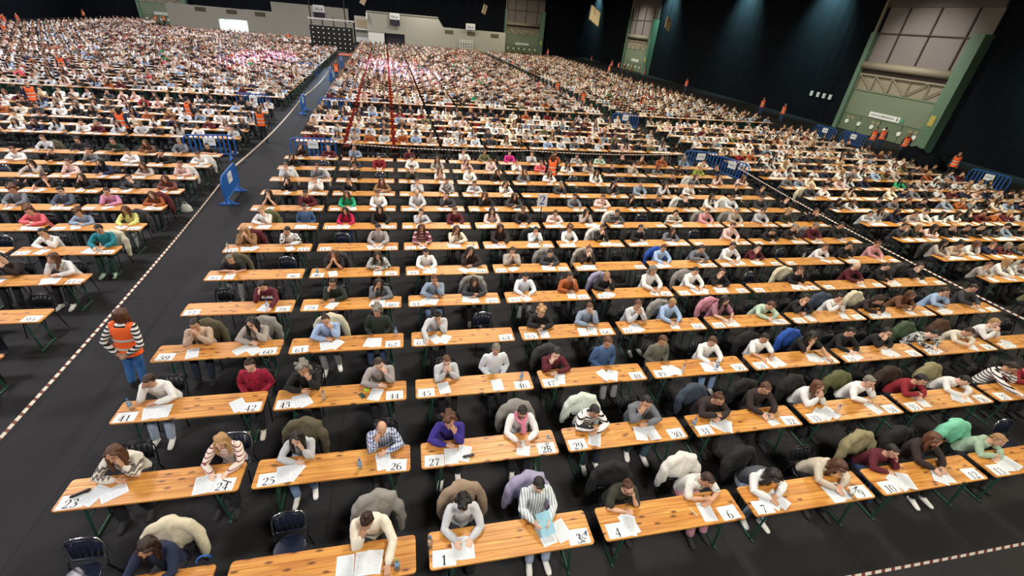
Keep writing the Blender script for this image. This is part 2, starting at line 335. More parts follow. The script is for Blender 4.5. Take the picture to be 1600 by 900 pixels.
def make_body(p):
    K = skeleton(p); g = G(); P = K['P']
    g.loft(torso_rings(K, -.012), 16)
    g.tube([K['nb'] - K['up'] * .05, K['nt'] + K['HR'] @ A3(0, .005, .03)], [.062, .055], 12)
    HR, hc = K['HR'], K['hc']
    g.loft([(hc + HR @ A3(0, y, z), HR[:, 0], HR[:, 1], a, b) for z, y, a, b in HEAD_RINGS], 18)
    g.tube([hc + HR @ A3(0, -.088, .022), hc + HR @ A3(0, -.104, -.012), hc + HR @ A3(0, -.108, -.026)], [.009, .011, .013], 8)
    for s in (1, -1):
        g.ball(hc + HR @ A3(s * .074, .012, -.008), (.009, .018, .030), 8, R=HR)
        g.tube([hc + HR @ A3(s * .012, -.088, .038), hc + HR @ A3(s * .045, -.078, .036)], .008, 6)
    for s, k in ((1, 'L'), (-1, 'R')):
        e, wr, d, n = P[k]; sh = K['S'][k]
        g.tube([sh, (sh + e) / 2 + A3(s * .008, 0, 0), e, e + (wr - e) * .35, wr], [.056, .047, .040, .041, .026], 10); add_hand(g, wr, d, n, s)
    for h, k, a in K['legs']:
        g.tube([h, (h + k) / 2, k, k + (a - k) * .35, a], [.082, .074, .056, .055, .036], 10)
        x, y = foot_pts(a, P.get('stand')); g.tube([a, x, y], [.036, .036, .028], 8)
    me = solid('person_' + p, g, .0085, 7000, [M['skin']], 3)
    inv = HR.T
    for v in me.vertices:                                   # press the eye sockets in
        q = inv @ (np.array(v.co) - hc)
        for s in (1, -1):
            r = math.hypot(q[0] - s * .032, q[2] - .012)
            if r < .02 and q[1] < -.03: v.co += Vector(HR @ A3(0, .007 * (1 - r / .02), 0))
    f = G()
    for s in (1, -1):
        f.ball(hc + HR @ A3(s * .032, -.0745, .011), (.0115, .007, .0065), 8, 0, HR)
        f.tube([hc + HR @ A3(s * .016, -.0875, .031), hc + HR @ A3(s * .034, -.0835, .035), hc + HR @ A3(s * .05, -.072, .030)], .0042, 5, 0)
    f.tube([hc + HR @ A3(-.022, -.081, -.061), hc + HR @ A3(0, -.0905, -.059), hc + HR @ A3(.022, -.081, -.061)], [.004, .0075, .004], 6, 1)
    f.mi = [m + 1 for m in f.mi]
    return append_to(me, f, [M['skin'], M['eye'], M['lip']])
def make_top(p, ss=False):
    K = skeleton(p); g = G(); P = K['P']
    g.loft(torso_rings(K, .016, 0, .97) + [(K['nb'] + K['up'] * .012, A3(1, 0, 0), np.cross(K['up'], A3(1, 0, 0)), .064, .062)], 18)
    if not P.get('stand'): g.ball(K['pts'][0] + A3(0, 0, .02), (.185, .145, .085), 12)
    else: g.ball(K['pts'][0] + A3(0, 0, .0), (.18, .13, .12), 12)
    for s, k in ((1, 'L'), (-1, 'R')):
        e, wr, d, n = P[k]; sh = K['S'][k]; mid = (sh + e) / 2 + A3(s * .01, 0, 0)
        g.ball(sh + A3(-s * .012, 0, -.01), .075, 10)
        if ss: g.tube([sh, mid, sh + (e - sh) * .78], [.070, .066, .066], 12)
        else: g.tube([sh, mid, e + A3(s * .004, 0, .004), e + (wr - e) * .35, e + (wr - e) * .8, wr - (wr - e) * .02], [.072, .064, .057, .057, .050, .036], 12)
    return solid('top_' + p + ('_short' if ss else ''), g, .012, 2600, [M['cloth']], 2, .010, 9)
def make_vest():
    K = skeleton('S'); g = G(); R = torso_rings(K, .036, .0, .90)
    g.loft([(R[0][0] + A3(0, 0, -.12), R[0][1], R[0][2], .225, .18)] + R, 20)
    for s in (1, -1): g.ball(K['pts'][7] + A3(s * .135, 0, .0), .09, 10)
    v = solid('vest', g, .012, 2200, [M['orange_vest']], 2, .006, 8)
    bands = []
    for t in (.22, .55):
        q = torso_rings(K, .046, t - .12, t + .12)[0]; p, u, w_, a, b = q
        k = G(); n = 28
        VV = [];
        for z in (-.025, .025):
            for i in range(n):
                an = 2 * math.pi * i / n; VV.append(p + u * ((a + .004) * math.cos(an)) + w_ * ((b + .004) * math.sin(an)) + A3(0, 0, z))
        k.add(VV, [(i, (i + 1) % n, n + (i + 1) % n, n + i) for i in range(n)]); bands.append(k.mesh('reflective_band', [M['reflective']]))
    return v, bands
def make_trousers(p):
    K = skeleton(p); g = G(); st = K['P'].get('stand')
    g.ball(K['pts'][0] + A3(0, 0, -.01 if not st else -.03), (.182, .14, .10), 12)
    for h, k, a in K['legs']:
        g.tube([h, (h + k) / 2, k, k + (a - k) * .4, a + A3(0, 0, .015)], [.098, .090, .074, .070, .062], 12, round_ends=False)
    return solid('trousers_' + p, g, .014, 1400, [M['cloth']], 2, .006, 9)
def make_shoe(p, i):
    K = skeleton(p); a = K['legs'][i][2]; x, y = foot_pts(a, 0); d = y - x; d[2] = 0; d /= np.linalg.norm(d); u = A3(d[1], -d[0], 0); z = A3(0, 0, 1)
    x = x + A3(0, 0, 0); o = a.copy(); o[2] = 0
    g = G(); heel = o - d * .055
    def ring(t, w_, h, hz): return (heel + d * t + A3(0, 0, hz), u, z, w_, h)
    g.loft([ring(0, .022, .025, .04), ring(.012, .036, .044, .046), ring(.06, .042, .052, .054), ring(.11, .044, .045, .046), ring(.17, .047, .034, .036), ring(.225, .042, .026, .029), ring(.255, .026, .018, .024)], 12)
    g.tube([a + A3(0, 0, .045), a + A3(0, 0, -.02)], [.050, .047], 10)
    return g.mesh('shoe_' + p, [M['cloth']])
# hair in the head's own frame
def tilt_cap(g, c, r, tilt, frac, n=16):
    R = Rx(tilt); rings = []
    for i in range(9):
        a = -math.asin(frac) + (math.pi / 2 + math.asin(frac) - .08) * i / 8; k = .915 + .085 * min(1, i / 2.5)
        rings.append((np.array(c) + R @ A3(0, 0, r[2] * math.sin(a)), R[:, 0], R[:, 1], r[0] * math.cos(a) * k, r[1] * math.cos(a) * k))
    g.loft(rings, n)
def make_hair(style):
    g = G(); q = math.radians(22)
    dn = lambda x, y, t: A3(x, y - t * math.sin(q), -t * math.cos(q))      # hangs along gravity for a bowed head
    if style == 'Z':
        g.tube([(-.077, .0, -.01), (-.072, .055, .0), (-.04, .098, .0), (0, .108, .0), (.04, .098, .0), (.072, .055, .0), (.077, .0, -.01)], [.012, .022, .028, .03, .028, .022, .012], 8)
        return solid('hair_thinning', g, .008, 900, [M['hair']], 2, .004, 30)
    if style == 'H':
        tilt_cap(g, (0, .03, .02), (.112, .125, .13), -58, .2); g.tube([(-.09, .04, -.10), (0, .09, -.12), (.09, .04, -.10)], .055, 10)
        return solid('hood', g, .010, 1200, [M['cloth']], 2, .008, 14)
    tilt_cap(g, (0, .012, .022), (.084, .104, .107), -34, .10)
    g.tube([(-.075, .02, .03), (-.077, .04, -.02)], .012, 6); g.tube([(.075, .02, .03), (.077, .04, -.02)], .012, 6)
    if style == 'S':
        g.ball((0, .075, -.03), (.062, .04, .055), 10); g.tube([(-.055, -.045, .094), (0, -.062, .104), (.055, -.045, .096)], [.010, .016, .012], 8); g.tube([(-.072, .012, .03), (-.075, .01, -.015)], .009, 6); g.tube([(.072, .012, .03), (.075, .01, -.015)], .009, 6)
    elif style == 'B':
        g.ball((0, .055, .115), .040, 10); g.ball((0, .08, -.01), (.06, .04, .06), 10)
    elif style == 'L':
        for s in (1, -1):
            g.tube([A3(s * .045, -.062, .085), A3(s * .079, -.028, .02), dn(s * .088, -.02, .07), dn(s * .095, -.02, .16), dn(s * .085, -.035, .23)], [.018, .022, .030, .034, .02], 8)
            g.tube([A3(s * .07, .05, .03), dn(s * .075, .055, .08), dn(s * .07, .06, .18)], [.04, .045, .03], 8)
        g.tube([A3(0, .08, .03), dn(0, .085, .08), dn(0, .07, .2)], [.06, .07, .05], 10)
    elif style == 'C':
        rr = random.Random(5)
        for i in range(34):
            a = rr.uniform(0, 2 * math.pi); z = rr.uniform(-.10, .12); y = math.sin(a) * .098 + .03; x = math.cos(a) * .092
            if y < .005 and z < .085: continue
            g.ball((x, y, z), rr.uniform(.026, .038), 8)
        for i in range(8): g.ball((rr.uniform(-.06, .06), rr.uniform(-.06, .08), .11), .032, 8)
    nm = {'S': 'hair_short', 'B': 'hair_tied', 'L': 'hair_long', 'C': 'hair_curly'}[style]
    return solid(nm, g, .0085, 1500, [M['hair']], 2, .006 if style != 'C' else .008, 26)
def mirrored(me, name):
    m = me.copy(); m.name = name
    n = len(m.vertices); co = np.empty(n * 3, 'f'); m.vertices.foreach_get('co', co); co[0::3] *= -1; m.vertices.foreach_set('co', co); m.flip_normals(); m.update(); return m
_cache = {}
def proto(kind, p, mir=False, ss=False):
    k = (kind, p, mir, ss)
    if k in _cache: return _cache[k]
    if mir: r = mirrored(proto(kind, p, False, ss), kind + '_' + p + '_m')
    elif kind == 'body': r = make_body(p)
    elif kind == 'top': r = make_top(p, ss)
    elif kind == 'trousers': r = make_trousers(p)
    elif kind == 'shoe0': r = make_shoe(p, 0)
    elif kind == 'shoe1': r = make_shoe(p, 1)
    elif kind == 'hair': r = make_hair(p)
    _cache[k] = r; return r
def head_matrix(p, mir):
    K = skeleton(p); m = np.eye(4); m[:3, :3] = K['HR']; m[:3, 3] = K['hc']
    if mir: S = np.diag((-1, 1, 1, 1.0)); m = S @ m @ S
    return Matrix(m.tolist())
# ------------------------------------------------------------------ the hall
XL, XR, YF, YB, ZC = -62.0, 42.5, -14.0, 113.0, 14.0
def carpet():
    t = NT('dark_carpet'); tc = t.n('ShaderNodeTexCoord'); sx = t.n('ShaderNodeSeparateXYZ'); t.l(tc.outputs['Object'], sx.inputs[0])
    n1 = t.n('ShaderNodeTexNoise', i_Scale=.6, i_Detail=6.0); n2 = t.n('ShaderNodeTexNoise', i_Scale=60.0, i_Detail=2.0)
    for n in (n1, n2): t.l(tc.outputs['Object'], n.inputs['Vector'])
    f = t.math('ADD', t.math('MULTIPLY', n1.outputs['Fac'], .5), t.math('MULTIPLY', n2.outputs['Fac'], .5))
    c = t.ramp(f, [(.3, srgb('1c1c1f')), (.7, srgb('29292c'))])
    seam = t.math('LESS_THAN', t.math('ABSOLUTE', t.math('SUBTRACT', t.math('FRACT', t.math('MULTIPLY_ADD', sx.outputs[0], .5, .23)), .5)), .006)
    seam2 = t.math('LESS_THAN', t.math('ABSOLUTE', t.math('SUBTRACT', t.math('FRACT', t.math('MULTIPLY', sx.outputs[1], .0625)), .5)), .0012)
    t.l(t.mix(t.math('MULTIPLY', t.math('MAXIMUM', seam, seam2), .55), c, srgb('121214')), t.b.inputs['Base Color']); t.bsdf(Roughness=.8)
    t.b.inputs['Specular IOR Level'].default_value = .25
    b = t.n('ShaderNodeBump', i_Strength=.25, i_Distance=.01); t.l(n2.outputs['Fac'], b.inputs['Height']); t.l(b.outputs[0], t.b.inputs['Normal']); return t.m
M['carpet'] = carpet()
M['curtain'] = speckled('black_curtain', '15181e', 1.0, .3, .8); M['curtain'].node_tree.nodes['Principled BSDF'].inputs['Specular IOR Level'].default_value = .05; M['ceil'] = plain('dark_ceiling', '18181a', .9)
M['greywall'] = speckled('grey_partition', 'a3a297', .8, .06, 1.2); M['vent'] = plain('vent_brown', '57503f', .8); M['darkpanel'] = plain('dark_panel', '24222e', .7)
M['portal_green'] = speckled('portal_green', '74826a', .6, .12, .8); M['leaf_green'] = speckled('leaf_green', '66755c', .65, .15, .9); M['jamb_green'] = speckled('jamb_green', '607f69', .5, .1, .7)
M['beige_steel'] = plain('beige_steel', '8f8774', .6); M['shutter'] = speckled('grey_shutter', '77706d', .75, .12, .5); M['mullion'] = plain('mullion', '3a2f2c', .7); M['lintel'] = plain('lintel', '5f5651', .8)
M['white'] = plain('white_board', 'e9ecea', .6); M['greenplate'] = plain('green_plate', '4f9a72', .6); M['signblue'] = plain('sign_blue', '2a4fa8', .6); M['signtext'] = plain('sign_text', '23262c', .7)
M['tan_panel'] = plain('tan_panel', '9a8c70', .7); M['ledblack'] = plain('led_black', '0d0f0f', .6); M['redcarpet'] = plain('red_carpet', 'b05a48', .9)
def emit(name, col, s):
    t = NT(name); t.bsdf(Base_Color=srgb(col), Roughness=.5, Emission_Color=srgb(col), Emission_Strength=s); return t.m
M['lampglow'] = emit('lamp_glow', 'fff4e4', 3.0); M['bulb'] = emit('lit_bulb', 'f4fff0', .9)
def bx(name, x0, x1, y0, y1, z0, z1, m, parent=None): g = G(); g.box(x0, x1, y0, y1, z0, z1); return mk(name, g.mesh(name, [m], False), parent)
struct(bx('floor', XL, XR, YF, YB, -.2, 0, M['carpet']), 'dark grey carpeted hall floor under all the tables')
struct(bx('ceiling', XL, XR, YF, YB, ZC, ZC + .2, M['ceil']))
def curtain(name, x0, y0, x1, y1):
    L = math.hypot(x1 - x0, y1 - y0); n = int(L / .14); dx, dy = (x1 - x0) / L, (y1 - y0) / L; V = []; r = random.Random(3)
    for i in range(n + 1):
        s = L * i / n; o = .022 * math.sin(s * 5.2 + 1.4 * math.sin(s * .7)) + .03 * math.sin(s * 1.1)
        for z in (0, ZC): V.append((x0 + dx * s - dy * o, y0 + dy * s + dx * o, z))
    return struct(mk(name, mesh_from(name, V, [(2 * i, 2 * i + 2, 2 * i + 3, 2 * i + 1) for i in range(n)], [M['curtain']])))
curtain('wall_right', XR, YF, XR, YB); curtain('wall_back', XR, YB, XL, YB); curtain('wall_left', XL, YB, XL, YF); curtain('wall_front', XL, YF, XR, YF)
def text_mesh(txt, size, m, bold=.0):
    cu = bpy.data.curves.new('t', 'FONT'); cu.body = txt; cu.size = size; cu.align_x = 'CENTER'; cu.align_y = 'CENTER'; cu.offset = bold; cu.resolution_u = 2
    o = bpy.data.objects.new('t', cu); C.objects.link(o); dg = bpy.context.evaluated_depsgraph_get(); me = bpy.data.meshes.new_from_object(o.evaluated_get(dg)); bpy.data.objects.remove(o)
    me.materials.clear(); me.materials.append(m); return me
# lamps under the roof
lg = G(); lg.box(-1.25, 1.25, -1.25, 1.25, .14, .32); HOUS = lg.mesh('housing', [M['black_tube']], False)
lg = G(); lg.box(-1.15, 1.15, -1.15, 1.15, .12, .139); DIFF = lg.mesh('diffuser', [M['lampglow']], False)
lg = G(); lg.tube([(0, 0, .3), (0, 0, ZC - LAMP_Z)], .02, 6); HANG = lg.mesh('hanger', [M['black_tube']], False)
for i, (x, y) in enumerate(LAMPS):
    o = tag(mk('ceiling_lamp', HOUS, None, (x, y, LAMP_Z)), 'square hall lamp, %s from the left in the %s lamp row' % (['first', 'second', 'third', 'fourth', 'fifth'][i % 5], ['first', 'second', 'third', 'fourth', 'fifth', 'sixth', 'seventh'][i // 5]), 'lamp', 'hall lamps'); mk('diffuser', DIFF, o); mk('hanger', HANG, o)
# portals: local x along the wall (image right), -y into the hall
def portal(name, loc, rz, w, label):
    root = bpy.data.objects.new(name, None); C.objects.link(root); root.location = loc; root.rotation_euler = (0, 0, rz); struct(root, label, 'doorway'); h = w / 2
    g = G(); g.box(h - .95, h, -.75, .4, 0, 8.6); mk('jamb', g.mesh('jamb', [M['jamb_green']], False), root)
    g = G(); g.box(-h, -h + .45, -.4, .4, 0, 8.4); mk('jamb', g.mesh('jamb', [M['jamb_green']], False), root)
    g = G(); g.box(-h + .1, -h + .3, -.3, -.1, 8.4, ZC - .1); mk('jamb_post', g.mesh('jamb_post', [M['beige_steel']], False), root)
    a, b = -h + .46, h - .96
    n = 4; s = (b - a) / n
    for i in range(n):
        bx('leaf', a + i * s + .03, a + (i + 1) * s - .03, -.12, .0, .05, 1.5, M['leaf_green'], root)
    bx('upper_leaf', a, b, -.08, .02, 1.53, 3.6, M['portal_green'], root)
    bx('rail', a, b, -.16, .0, 3.6, 3.72, M['portal_green'], root)
    bx('truss_panel', a, b, -.0, .1, 3.72, 5.0, M['beige_steel'], root)
    k = 5; q = (b - a) / k
    for i in range(k):
        x0 = a + i * q
        g = G(); g.tube([(x0 + .06, -.18, 3.78), (x0 + .06, -.18, 4.95)], .05, 5); mk('truss_bar', g.mesh('truss_bar', [M['beige_steel']], False), root)
        g = G(); z0, z1 = (4.95, 3.78) if i < k / 2 else (3.78, 4.95); g.tube([(x0 + .06, -.18, z0), (x0 + q, -.18, z1)], .05, 5); mk('truss_bar', g.mesh('truss_bar', [M['beige_steel']], False), root)
    bx('truss_chord', a, b, -.25, -.1, 4.92, 5.05, M['beige_steel'], root)
    bx('shadow_gap', a, b, .05, .3, 5.05, 5.4, M['mullion'], root)
    g = G(); g.tube([(a, -.2, 5.72), (b, -.2, 5.72)], .33, 12, round_ends=False); mk('roller', g.mesh('roller', [M['beige_steel']]), root)
    f = [a, a + (b - a) * .24, a + (b - a) * .56, a + (b - a) * .9, b]
    for i in range(4): bx('shutter', f[i] + .06, f[i + 1] - .06 + (.9 if i == 3 else 0), .0, .1, 6.0, 10.35, M['shutter'], root)
    for i in range(1, 4): bx('mullion', f[i] - .06, f[i] + .06, -.1, .05, 6.0, 10.35, M['mullion'], root)
    bx('tie_bar', a, b, -.15, -.08, 8.3, 8.38, M['mullion'], root)
    bx('lintel', a - .4, b + .8, -.1, .2, 10.35, ZC - .02, M['lintel'], root)
    bx('sign_board', -1.75, 1.35, -.14, -.085, 1.62, 2.06, M['white'], root)
    o = mk('sign_lettering', text_mesh('SALIDA DE EMERGENCIA', .21, M['signtext'], .004), root, (-.4, -.145, 1.84), rot=(math.pi / 2, 0, 0))
    g = G(); g.ball((1.12, -.15, 1.95), .045, 8); g.tube([(1.1, -.15, 1.9), (1.14, -.15, 1.8), (1.06, -.15, 1.7)], .025, 5); g.tube([(1.0, -.15, 1.86), (1.2, -.15, 1.82)], .02, 5); mk('running_figure', g.mesh('running_figure', [M['signtext']]), root)
    bx('green_plate', 1.36, 1.7, -.13, -.085, 1.66, 1.96, M['greenplate'], root)
    for i in range(6):
        x = a + (b - a) * (.09 + .165 * i); g = G(); g.tube([(x, -.13, .82), (x, -.20, .82)], .19, 14, round_ends=False); mk('porthole_disc', g.mesh('porthole_disc', [M['white']], False), root)
        if i in (0, 2, 5):
            for dx in (-.05, .45 if i < 5 else -.6): bx('notice_plate', x + dx - .16, x + dx + .16, -.14, -.121, 1.1, 1.32, M['tan_panel'], root)
    bx('yellow_notice', h - .75, h - .3, -.79, -.751, 2.0, 2.8, plain('yellow_notice', 'b9ab52', .7), root)
    return root
portal('door_1', (42.3, 32.1, 0), -math.pi / 2, 9.9, 'tall green portal in the black curtain at the right, largest one')
portal('door_2', (42.3, 85.2, 0), -math.pi / 2, 11.2, 'green portal far along the black right hand curtain')
portal('door_3', (26.4, 112.4, 0), 0, 9.2, 'green portal in the back wall right of the grey partition')
portal('door_4', (-46.2, 112.4, 0), 0, 8.8, 'green portal in the back wall at the left, beside the lit doorway')
# grey partitions at the back
pl = bpy.data.objects.new('wall_partition_left', None); C.objects.link(pl); struct(pl, 'long grey partition with a lit doorway left of the lamp wall', 'partition')
for a in ((-40, -32.2, 97.9, 98.2, 0, 4.15), (-32.2, -27.6, 97.9, 98.2, 2.45, 4.15), (-27.6, -23.2, 97.9, 98.2, 0, 4.2), (-23.2, -10.2, 97.9, 98.2, 0, 5.75), (-10.2, -10.0, 97.9, 104, 0, 3.4)):
    bx('partition_panel', *a, M['greywall'], pl)
for x in (-34.7, -29.8, -25.2): bx('vent', x - .85, x + .85, 97.85, 97.9, 3.3, 3.95, M['vent'], pl)
for a in ((-32.3, -27.5, 101.2, 101.3, 0, 2.6), (-32.4, -32.2, 98.2, 101.2, 0, 2.6), (-27.6, -27.4, 98.2, 101.2, 0, 2.6), (-32.3, -27.5, 98.2, 101.2, 2.5, 2.6)): bx('room_panel', *a, M['white'], pl)
area_lamp(-29.9, 99.7, 2.45, 1.6, 260, (.85, 1.0, 1.0))
pr = bpy.data.objects.new('wall_partition_right', None); C.objects.link(pr); struct(pr, 'long grey partition with dark opening and vents right of the lamp wall', 'partition')
for a in ((-7.4, -3.9, 103.9, 104.2, 2.1, 5.55), (-3.9, -.2, 103.9, 104.2, 2.1, 5.55), (-.2, 6.5, 103.9, 104.2, 0, 5.5), (6.5, 20.6, 103.9, 104.2, 0, 4.0)): bx('partition_panel', *a, M['greywall'], pr)
g = G(); g.add([(6.5, 103.9, 4), (6.5, 103.9, 5.5), (7.6, 103.9, 4), (6.5, 104.2, 4), (6.5, 104.2, 5.5), (7.6, 104.2, 4)], [(0, 2, 1), (3, 4, 5), (0, 1, 4, 3), (1, 2, 5, 4), (0, 3, 5, 2)]); mk('gable_panel', g.mesh('gable_panel', [M['greywall']], False), pr)
bx('white_door', -7.3, -4.2, 103.95, 104.15, 0, 2.05, M['white'], pr); bx('opening_panel', -3.9, -.2, 104.3, 104.4, 0, 2.1, M['darkpanel'], pr)
bx('ledge', -7.4, 6.5, 103.75, 104.25, 5.55, 5.7, M['greywall'], pr)
for x in (8.75, 13.3, 18.3): bx('vent', x - .85, x + .85, 103.84, 103.9, 2.95, 3.6, M['vent'], pr)
gate = G()
for i in range(6): gate.box(10.9 + i * .55, 11.0 + i * .55, 103.6, 103.7, 0, 2.0)
for z in (.5, 1.0, 1.5, 1.9): gate.box(10.9, 13.75, 103.6, 103.7, z, z + .1)
mk('lattice_gate', gate.mesh('lattice_gate', [M['white']], False), pr)
pm = bpy.data.objects.new('wall_partition_middle', None); C.objects.link(pm); struct(pm, 'low pale recess wall between the two grey partitions', 'partition')
for a, m in (((-10, -7.4, 107, 107.2, 0, 4.6), 'greywall'), ((-10, -7.4, 106.6, 107, 2.2, 2.4), 'white'), ((-9.6, -7.6, 106.9, 107, 2.5, 4.0), 'tan_panel'), ((-9.9, -7.5, 106, 106.3, 0, .9), 'white')): bx('recess_panel', *a, M[m], pm)
def hall_sign(x, y, z, lab, dark):
    o = tag(bx('hall_sign', x - .95, x + .95, y - .1, y, z - .55, z + .55, M['white']), lab, 'sign')
    mk('sign_lettering', text_mesh('SALA', .62, M['signblue'] if not dark else M['signtext'], .01), o, (x, y - .108, z - .12), rot=(math.pi / 2, 0, 0))
    if dark: bx('dark_panel', x - .95, x + .95, y - .1, y - .02, z - 1.6, z - .56, M['darkpanel'], o)
    g = G(); g.tube([(x - .7, y - .05, z + .55), (x - .7, y - .05, ZC)], .02, 5); g.tube([(x + .7, y - .05, z + .55), (x + .7, y - .05, ZC)], .02, 5); mk('hanging_wire', g.mesh('hanging_wire', [M['black_tube']]), o)
hall_sign(-15.2, 97.6, 5.35, 'white hall sign with dark panel above the lamp wall', True); hall_sign(-2.0, 103.6, 5.15, 'white hall sign with dark panel on the right grey partition', True)
hall_sign(13.1, 103.6, 4.55, 'white hall sign hanging before the black curtain near the lattice gate', False)
o = tag(bx('hall_sign', -7.45, -7.25, 103.4, 104.2, 4.2, 5.4, M['white']), 'small pale sign on the left edge of the right grey partition', 'sign')
# lamp wall at the end of the aisle
lw = tag(bx('lamp_wall', -14.0, -7.9, 79.0, 79.5, .25, 3.45, M['ledblack']), 'black panel of small white lamps at the far end of the aisle', 'panel')
for i in range(8):
    for j in range(5):
        g = G(); g.ball((-13.55 + i * .74, 78.95, .65 + j * .62), (.085, .06, .05), 8); mk('lamp_head', g.mesh('lamp_head', [M['bulb']]), lw)
for x in (-13.2, -8.8): bx('foot', x - .1, x + .1, 78.6, 80, 0, .25, M['black_tube'], lw)
for i, x in enumerate((-13.8, -12.2, -10.6, -8.9)):
    g = G(); g.tube([(x, 79.8, 3.3), (x, 79.8, 4.6 + (3 if i in (0, 3) else 0))], .08, 6); mk('mast', g.mesh('mast', [M['black_tube']]), lw)
bx('truss_bar', -14.2, -7.6, 79.7, 79.9, 4.2, 4.4, M['white'], lw)
tag(bx('red_carpet', -9.9, -7.0, 74.6, 78.5, 0, .03, M['redcarpet']), 'strip of faded red carpet in front of the lamp wall', 'carpet')
# boards hung near the right curtain
def hung(x, y, z, sx, sz, rot, lab):
    g = G(); g.box(-sx / 2, sx / 2, -.06, .06, -sz / 2, sz / 2); o = tag(mk('hanging_board', g.mesh('hanging_board', [M['tan_panel']], False), None, (x, y, z), rot=rot), lab, 'board')
    R = Matrix.Rotation(rot[2], 3, 'Z') @ Matrix.Rotation(rot[1], 3, 'Y') @ Matrix.Rotation(rot[0], 3, 'X')
    p = R.inverted() @ Vector((0, 0, ZC - z)); g = G(); g.tube([(0, 0, 0), tuple(p)], .02, 5); mk('hanging_wire', g.mesh('hanging_wire', [M['black_tube']]), o)
hung(20.4, 52, 7.7, 1.5, 1.7, (-.5, .45, .3), 'large tan board hanging tilted before the black curtain')
hung(31.0, 55, 7.7, .9, 1.4, (-.4, .5, .3), 'narrow tan board hanging left of the tall portal')
hung(9.8, 63, 7.4, .5, 1.1, (-.4, .4, .1), 'small tan board hanging above the grey partition')
hung(-5.0, 66, 7.2, .6, 1.2, (-.3, .5, .2), 'small tan board hanging high above the lamp wall aisle')
for i, y in enumerate((38.9, 39.7, 40.5, 41.4)): tag(bx('wall_plate', 42.1, 42.2, y - .17, y + .17, 2.3, 2.75, M['white']), 'small white plate on the black curtain, %s from the tall portal' % ['first', 'second', 'third', 'fourth'][i], 'plate', 'white wall plates')
# ------------------------------------------------------------------ furniture prototypes
PX, PY, SK, TL, TD, TZ = 2.3635, 1.4919, -.0534, 2.2, .49, .76
def rounded(g, x0, x1, y0, y1, z0, z1, r, corners=(1, 1, 1, 1)):
    P = []
    for (cx, cy, a0, on) in ((x1 - r, y1 - r, 0, corners[0]), (x0 + r, y1 - r, 90, corners[1]), (x0 + r, y0 + r, 180, corners[2]), (x1 - r, y0 + r, 270, corners[3])):
        if on: P += [(cx + r * math.cos(math.radians(a0 + t)), cy + r * math.sin(math.radians(a0 + t))) for t in (0, 30, 60, 90)]
        else: P.append((x1 if cx > (x0 + x1) / 2 else x0, y1 if cy > (y0 + y1) / 2 else y0))
    n = len(P); e = .004
    V = [(x, y, z0) for x, y in P] + [(x, y, z1 - e) for x, y in P] + [(x + (e if x < (x0 + x1) / 2 else -e), y + (e if y < (y0 + y1) / 2 else -e), z1) for x, y in P]
    F = [tuple(range(n - 1, -1, -1)), tuple(range(2 * n, 3 * n))] + [(k * n + i, k * n + (i + 1) % n, (k + 1) * n + (i + 1) % n, (k + 1) * n + i) for k in (0, 1) for i in range(n)]
    g.add(V, F)
T0 = TZ - .026
g = G(); rounded(g, 0, TL, 0, TD, T0, TZ, .045); TOP = g.mesh('tabletop', [M['pine']], False)
PLK = []
for k in range(4):
    g = G(); rounded(g, 0, TL, k * TD / 4 + (.0012 if k else 0), (k + 1) * TD / 4 - (.0012 if k < 3 else 0), T0, TZ, .045, (k == 3, k == 3, k == 0, k == 0)); PLK.append(g.mesh('plank', [M['pine']], False))
g = G(); g.box(.25, .29, .05, TD - .05, T0 - .03, T0); g.box(TL - .29, TL - .25, .05, TD - .05, T0 - .03, T0); BATT = g.mesh('batten', [M['green_steel']], False)
LEGM = []
for s in (0, 1):
    X = (lambda v: v) if s == 0 else (lambda v: TL - v)
    g = G()
    for y in (.07, TD - .07): g.tube([(X(.32), y, T0 - .02), (X(.25), y, .015)], .017, 6)
    g.tube([(X(.25), .02, .02), (X(.25), TD - .02, .02)], .017, 6); g.tube([(X(.30), .07, .45), (X(.30), TD - .07, .45)], .013, 6); a = g.mesh('leg_frame', [M['green_steel']])
    g = G(); g.tube([(X(.29), TD / 2, .42), (X(.66), TD / 2, T0 - .01)], .008, 5); LEGM.append((a, g.mesh('strut', [M['strut_steel']])))
g = G(); rounded(g, 0, TL, 0, TD, T0, TZ, .045); _n = len(g.F)
for s in (0, 1):
    X = (lambda v: v) if s == 0 else (lambda v: TL - v)
    for y in (.07, TD - .07): g.tube([(X(.32), y, T0 - .01), (X(.25), y, .0)], .017, 5, 1, round_ends=False)
    g.tube([(X(.25), .02, .02), (X(.25), TD - .02, .02)], .017, 5, 1)
TOPL = g.mesh('trestle_table', [M['pine'], M['green_steel']], False)
def make_table(x, y, level):
    if level == 0:
        o = bpy.data.objects.new('trestle_table', None); C.objects.link(o); o.location = (x, y, 0)
        t = mk('tabletop', BATT, o)
        for p in PLK: mk('plank', p, t)
    else: o = mk('trestle_table', TOP if level == 1 else TOPL, None, (x, y, 0))
    if level < 2:
        for a, s in LEGM:
            l = mk('leg_frame', a, o)
            if level == 0: mk('strut', s, l)
    return o
